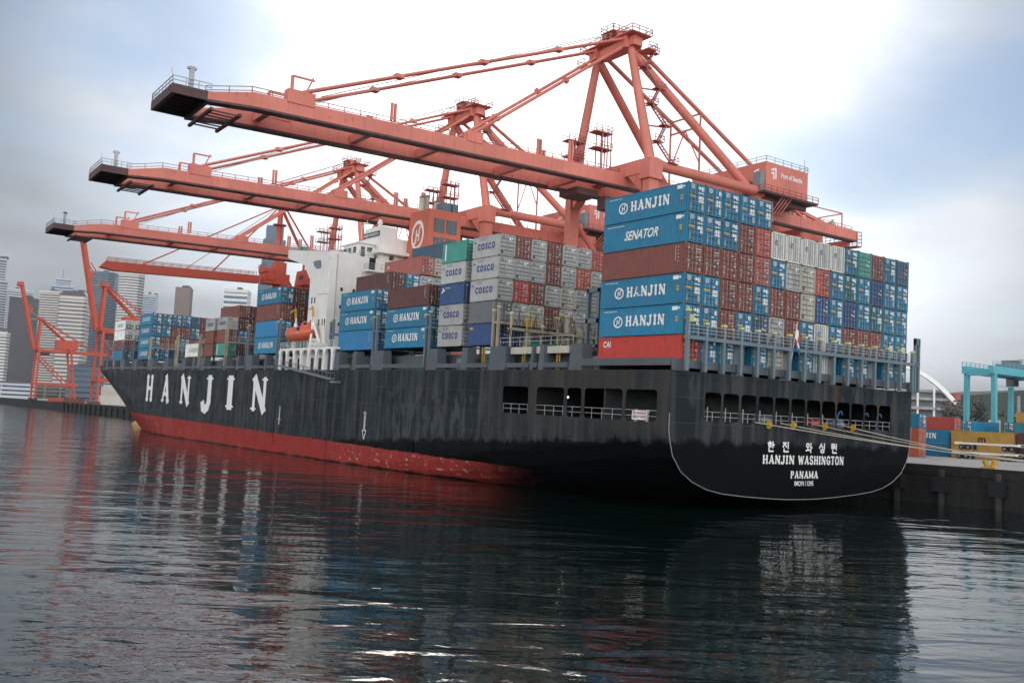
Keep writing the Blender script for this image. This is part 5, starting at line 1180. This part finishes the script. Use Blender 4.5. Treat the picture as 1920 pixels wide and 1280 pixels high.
b = MB(); b.box(-60,3500,1100,6000,-6,4.4); b.box(900,3500,-150,1100,-6,4.4); b.build('city_ground', M['concrete'])['kind'] = 'structure'
# low waterfront buildings between wharf and towers
random.seed(11)
LOW = [((60,1105),36,26,16,'g3','d','long grey waterfront shed left of the farther red crane'),((108,1112),40,24,14,'g3','b','low brownish warehouse behind the farther red crane'),
       ((92,826),26,20,30,'g2','s','teal glass office block between the two raised cranes'),((150,905),60,24,26,'g1','p','wide grey block behind the stacked white containers'),
       ((140,700),46,20,12,'g3','d','low dark shed behind the nearer raised crane'),((58,960),30,20,14,'g3','p','small pale harbour building by the farther red crane'),
       ((230,980),50,30,34,'g3','b','brown mid rise block behind the bow'),((330,1010),60,30,40,'g2','p','pale mid rise block behind the foredeck containers')]
for (x, y), w_, d_, h_, g_, s_, lab in LOW:
    e = empty('harbour_building', (x, y, DOCK), (0,0,R(random.uniform(-12,4)))); tag(e, lab, 'building', 'low buildings along the waterfront')
    b = MB(); b.box(-w_/2,w_/2,-d_/2,d_/2,0,h_); b.build('wall', SP[s_], e)
    b = MB(); n = max(2, int(h_/4.5))
    for k in range(n):
        zc = 2.2+k*(h_-2)/n; m = int(w_/4)
        b.box(-w_/2+.8,w_/2-.8,-d_/2-.1,-d_/2+.05,zc,zc+1.5); b.box(-w_/2-.1,-w_/2+.05,-d_/2+.8,d_/2-.8,zc,zc+1.5)
    b.build('window_row', M['g1'] , e)
    b = MB(); b.box(-w_/2-.4,w_/2+.4,-d_/2-.4,d_/2+.4,h_,h_+.8); b.box(-w_/4,0,-d_/5,d_/5,h_+.8,h_+3); b.build('roof', SP['d'], e)
e = empty('elevated_road', (40,1060,DOCK), (0,0,R(-8))); tag(e, 'two level grey elevated roadway along the far waterfront', 'viaduct')
b = MB(); b.box(-80,260,-6,6,8,9.4); b.box(-80,260,-6,6,15,16.4); b.build('road_deck', SP['b'], e)
b = MB()
for k in range(23): b.box(-78+15*k,-76.4+15*k,-6,6,0,15)
b.build('pier', SP['b'], e)
for i, (c_, x, y, k, lab) in enumerate((('W',53,520,0,'white container at the bottom of the pile left of the bow'),('W',53,520,1,'white container second up in the pile left of the bow'),('W',53,520,2,'white container third up in the pile left of the bow'),('W',53,520,3,'white container topmost in the pile left of the bow'),
    ('O',60,498,0,'red container on the ground just left of the stem'),('E',63,506,1,'yellow ochre container just left of the stem'),('E',63,506,0,'yellow ochre container under its twin by the stem'),('B',66,500,2,'blue container high in the pile by the stem'),
    ('R',40,560,0,'brown container lying under the farther crane'),('O',36,585,0,'red container lying on the wharf under the farther crane'),('E',46,520,0,'yellow ochre container beside the nearer raised crane'),('W',44,540,1,'white container beside the nearer raised crane'),('W',44,540,0,'white container under its twin beside the nearer raised crane'))):
    container(c_, (x, y, DOCK+.02+k*2.62), 12.192, 2.59, lab, 'containers on the far wharf', None, (0,0,R(90) if 'lying' in lab or 'pile left' in lab else R(-38)), world=True)
# hills and trees far right
b = MB(); hp = []
for k in range(60):
    t = k/59; x = 900+1500*t; y = 900-1500*t
    hp.append((x, y, 66+12*math.sin(t*9)+7*math.sin(t*23+1)+4*math.sin(t*61)))
for (a, c) in zip(hp, hp[1:]):
    b.poly([(a[0],a[1],0),(c[0],c[1],0),c,a]); b.poly([a,c,(c[0]+300,c[1]+260,c[2]+12),(a[0]+300,a[1]+260,a[2]+12)])
hm = mat('far_hill_woods', (0.05,0.065,0.05), .9, var=0, grime=.5, gs=.02, bump=.6)
b.build('far_hill', hm)['kind'] = 'structure'
M['leaf'] = mat('haze_greyed_foliage', (0.10,0.115,0.10), .8, var=.2, grime=.4, gs=.4); M['bark'] = mat('bark', (0.09,0.07,0.05), .9)  # leaf colour greyed and lightened to carry distance haze
def tree(x, y, h, lab, seed):
    rg = random.Random(seed); e = empty('broadleaf_tree', (x, y, 4.4)); tag(e, lab, 'tree', 'trees on the far right skyline')
    b = MB(); b.tube((0,0,0),(0,0,h*.6),h*.035,h*.015,n=7)
    for k in range(6): a = rg.uniform(0,6.3); b.tube((0,0,h*(.3+.05*k)),(math.cos(a)*h*.25,math.sin(a)*h*.25,h*(.5+.06*k)),h*.012,h*.005,n=5)
    b.build('trunk', M['bark'], e); b = MB()
    cl = [(rg.gauss(0,.20)*h, rg.gauss(0,.20)*h, h*rg.uniform(.38,.95), h*rg.uniform(.10,.18)) for _ in range(22)]
    for cx, cy, cz, cr in cl:
        for _ in range(60):
            v = Vector((rg.gauss(0,1),rg.gauss(0,1),rg.gauss(0,.8))).normalized()*cr*rg.uniform(.6,1.05); q = Vector((cx,cy,cz))+v; s = h*.022
            n_ = Vector((rg.gauss(0,1),rg.gauss(0,1),rg.gauss(0,1))).normalized(); t_ = n_.orthogonal().normalized(); w_ = n_.cross(t_)
            b.poly([q-t_*s-w_*s,q+t_*s-w_*s*.6,q+t_*s+w_*s,q-t_*s*.7+w_*s])
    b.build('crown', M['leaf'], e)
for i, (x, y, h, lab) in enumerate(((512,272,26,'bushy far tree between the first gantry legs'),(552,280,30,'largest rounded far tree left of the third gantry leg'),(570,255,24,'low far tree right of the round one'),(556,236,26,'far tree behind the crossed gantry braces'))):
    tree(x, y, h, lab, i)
e = empty('chimney', (640,292,4.4)); tag(e, 'thin distant chimney on the right skyline between gantry legs', 'chimney'); b = MB(); b.tube((0,0,0),(0,0,38),1.6,1.1,n=10); b.build('shaft', M['steel'], e); b = MB(); b.tube((0,0,38),(0,0,39),1.5,n=10); b.build('cap', M['crane_dark'], e)
# ================================================================ air
def haze(d):
    m = bpy.data.materials.new('haze_air'); m.use_nodes = True; t = m.node_tree; t.nodes.remove(t.nodes['Principled BSDF'])
    v = t.nodes.new('ShaderNodeVolumePrincipled'); v.inputs['Color'].default_value = (.95,.97,1,1); v.inputs['Density'].default_value = d; v.inputs['Anisotropy'].default_value = .3
    t.links.new(v.outputs[0], t.nodes['Material Output'].inputs['Volume'])
    b = MB(); b.box(-6100,3700,-3100,9100,-11,420); tag(b.build('haze', m), kind='stuff')
HAZE = 0.00002
if HAZE: haze(HAZE)
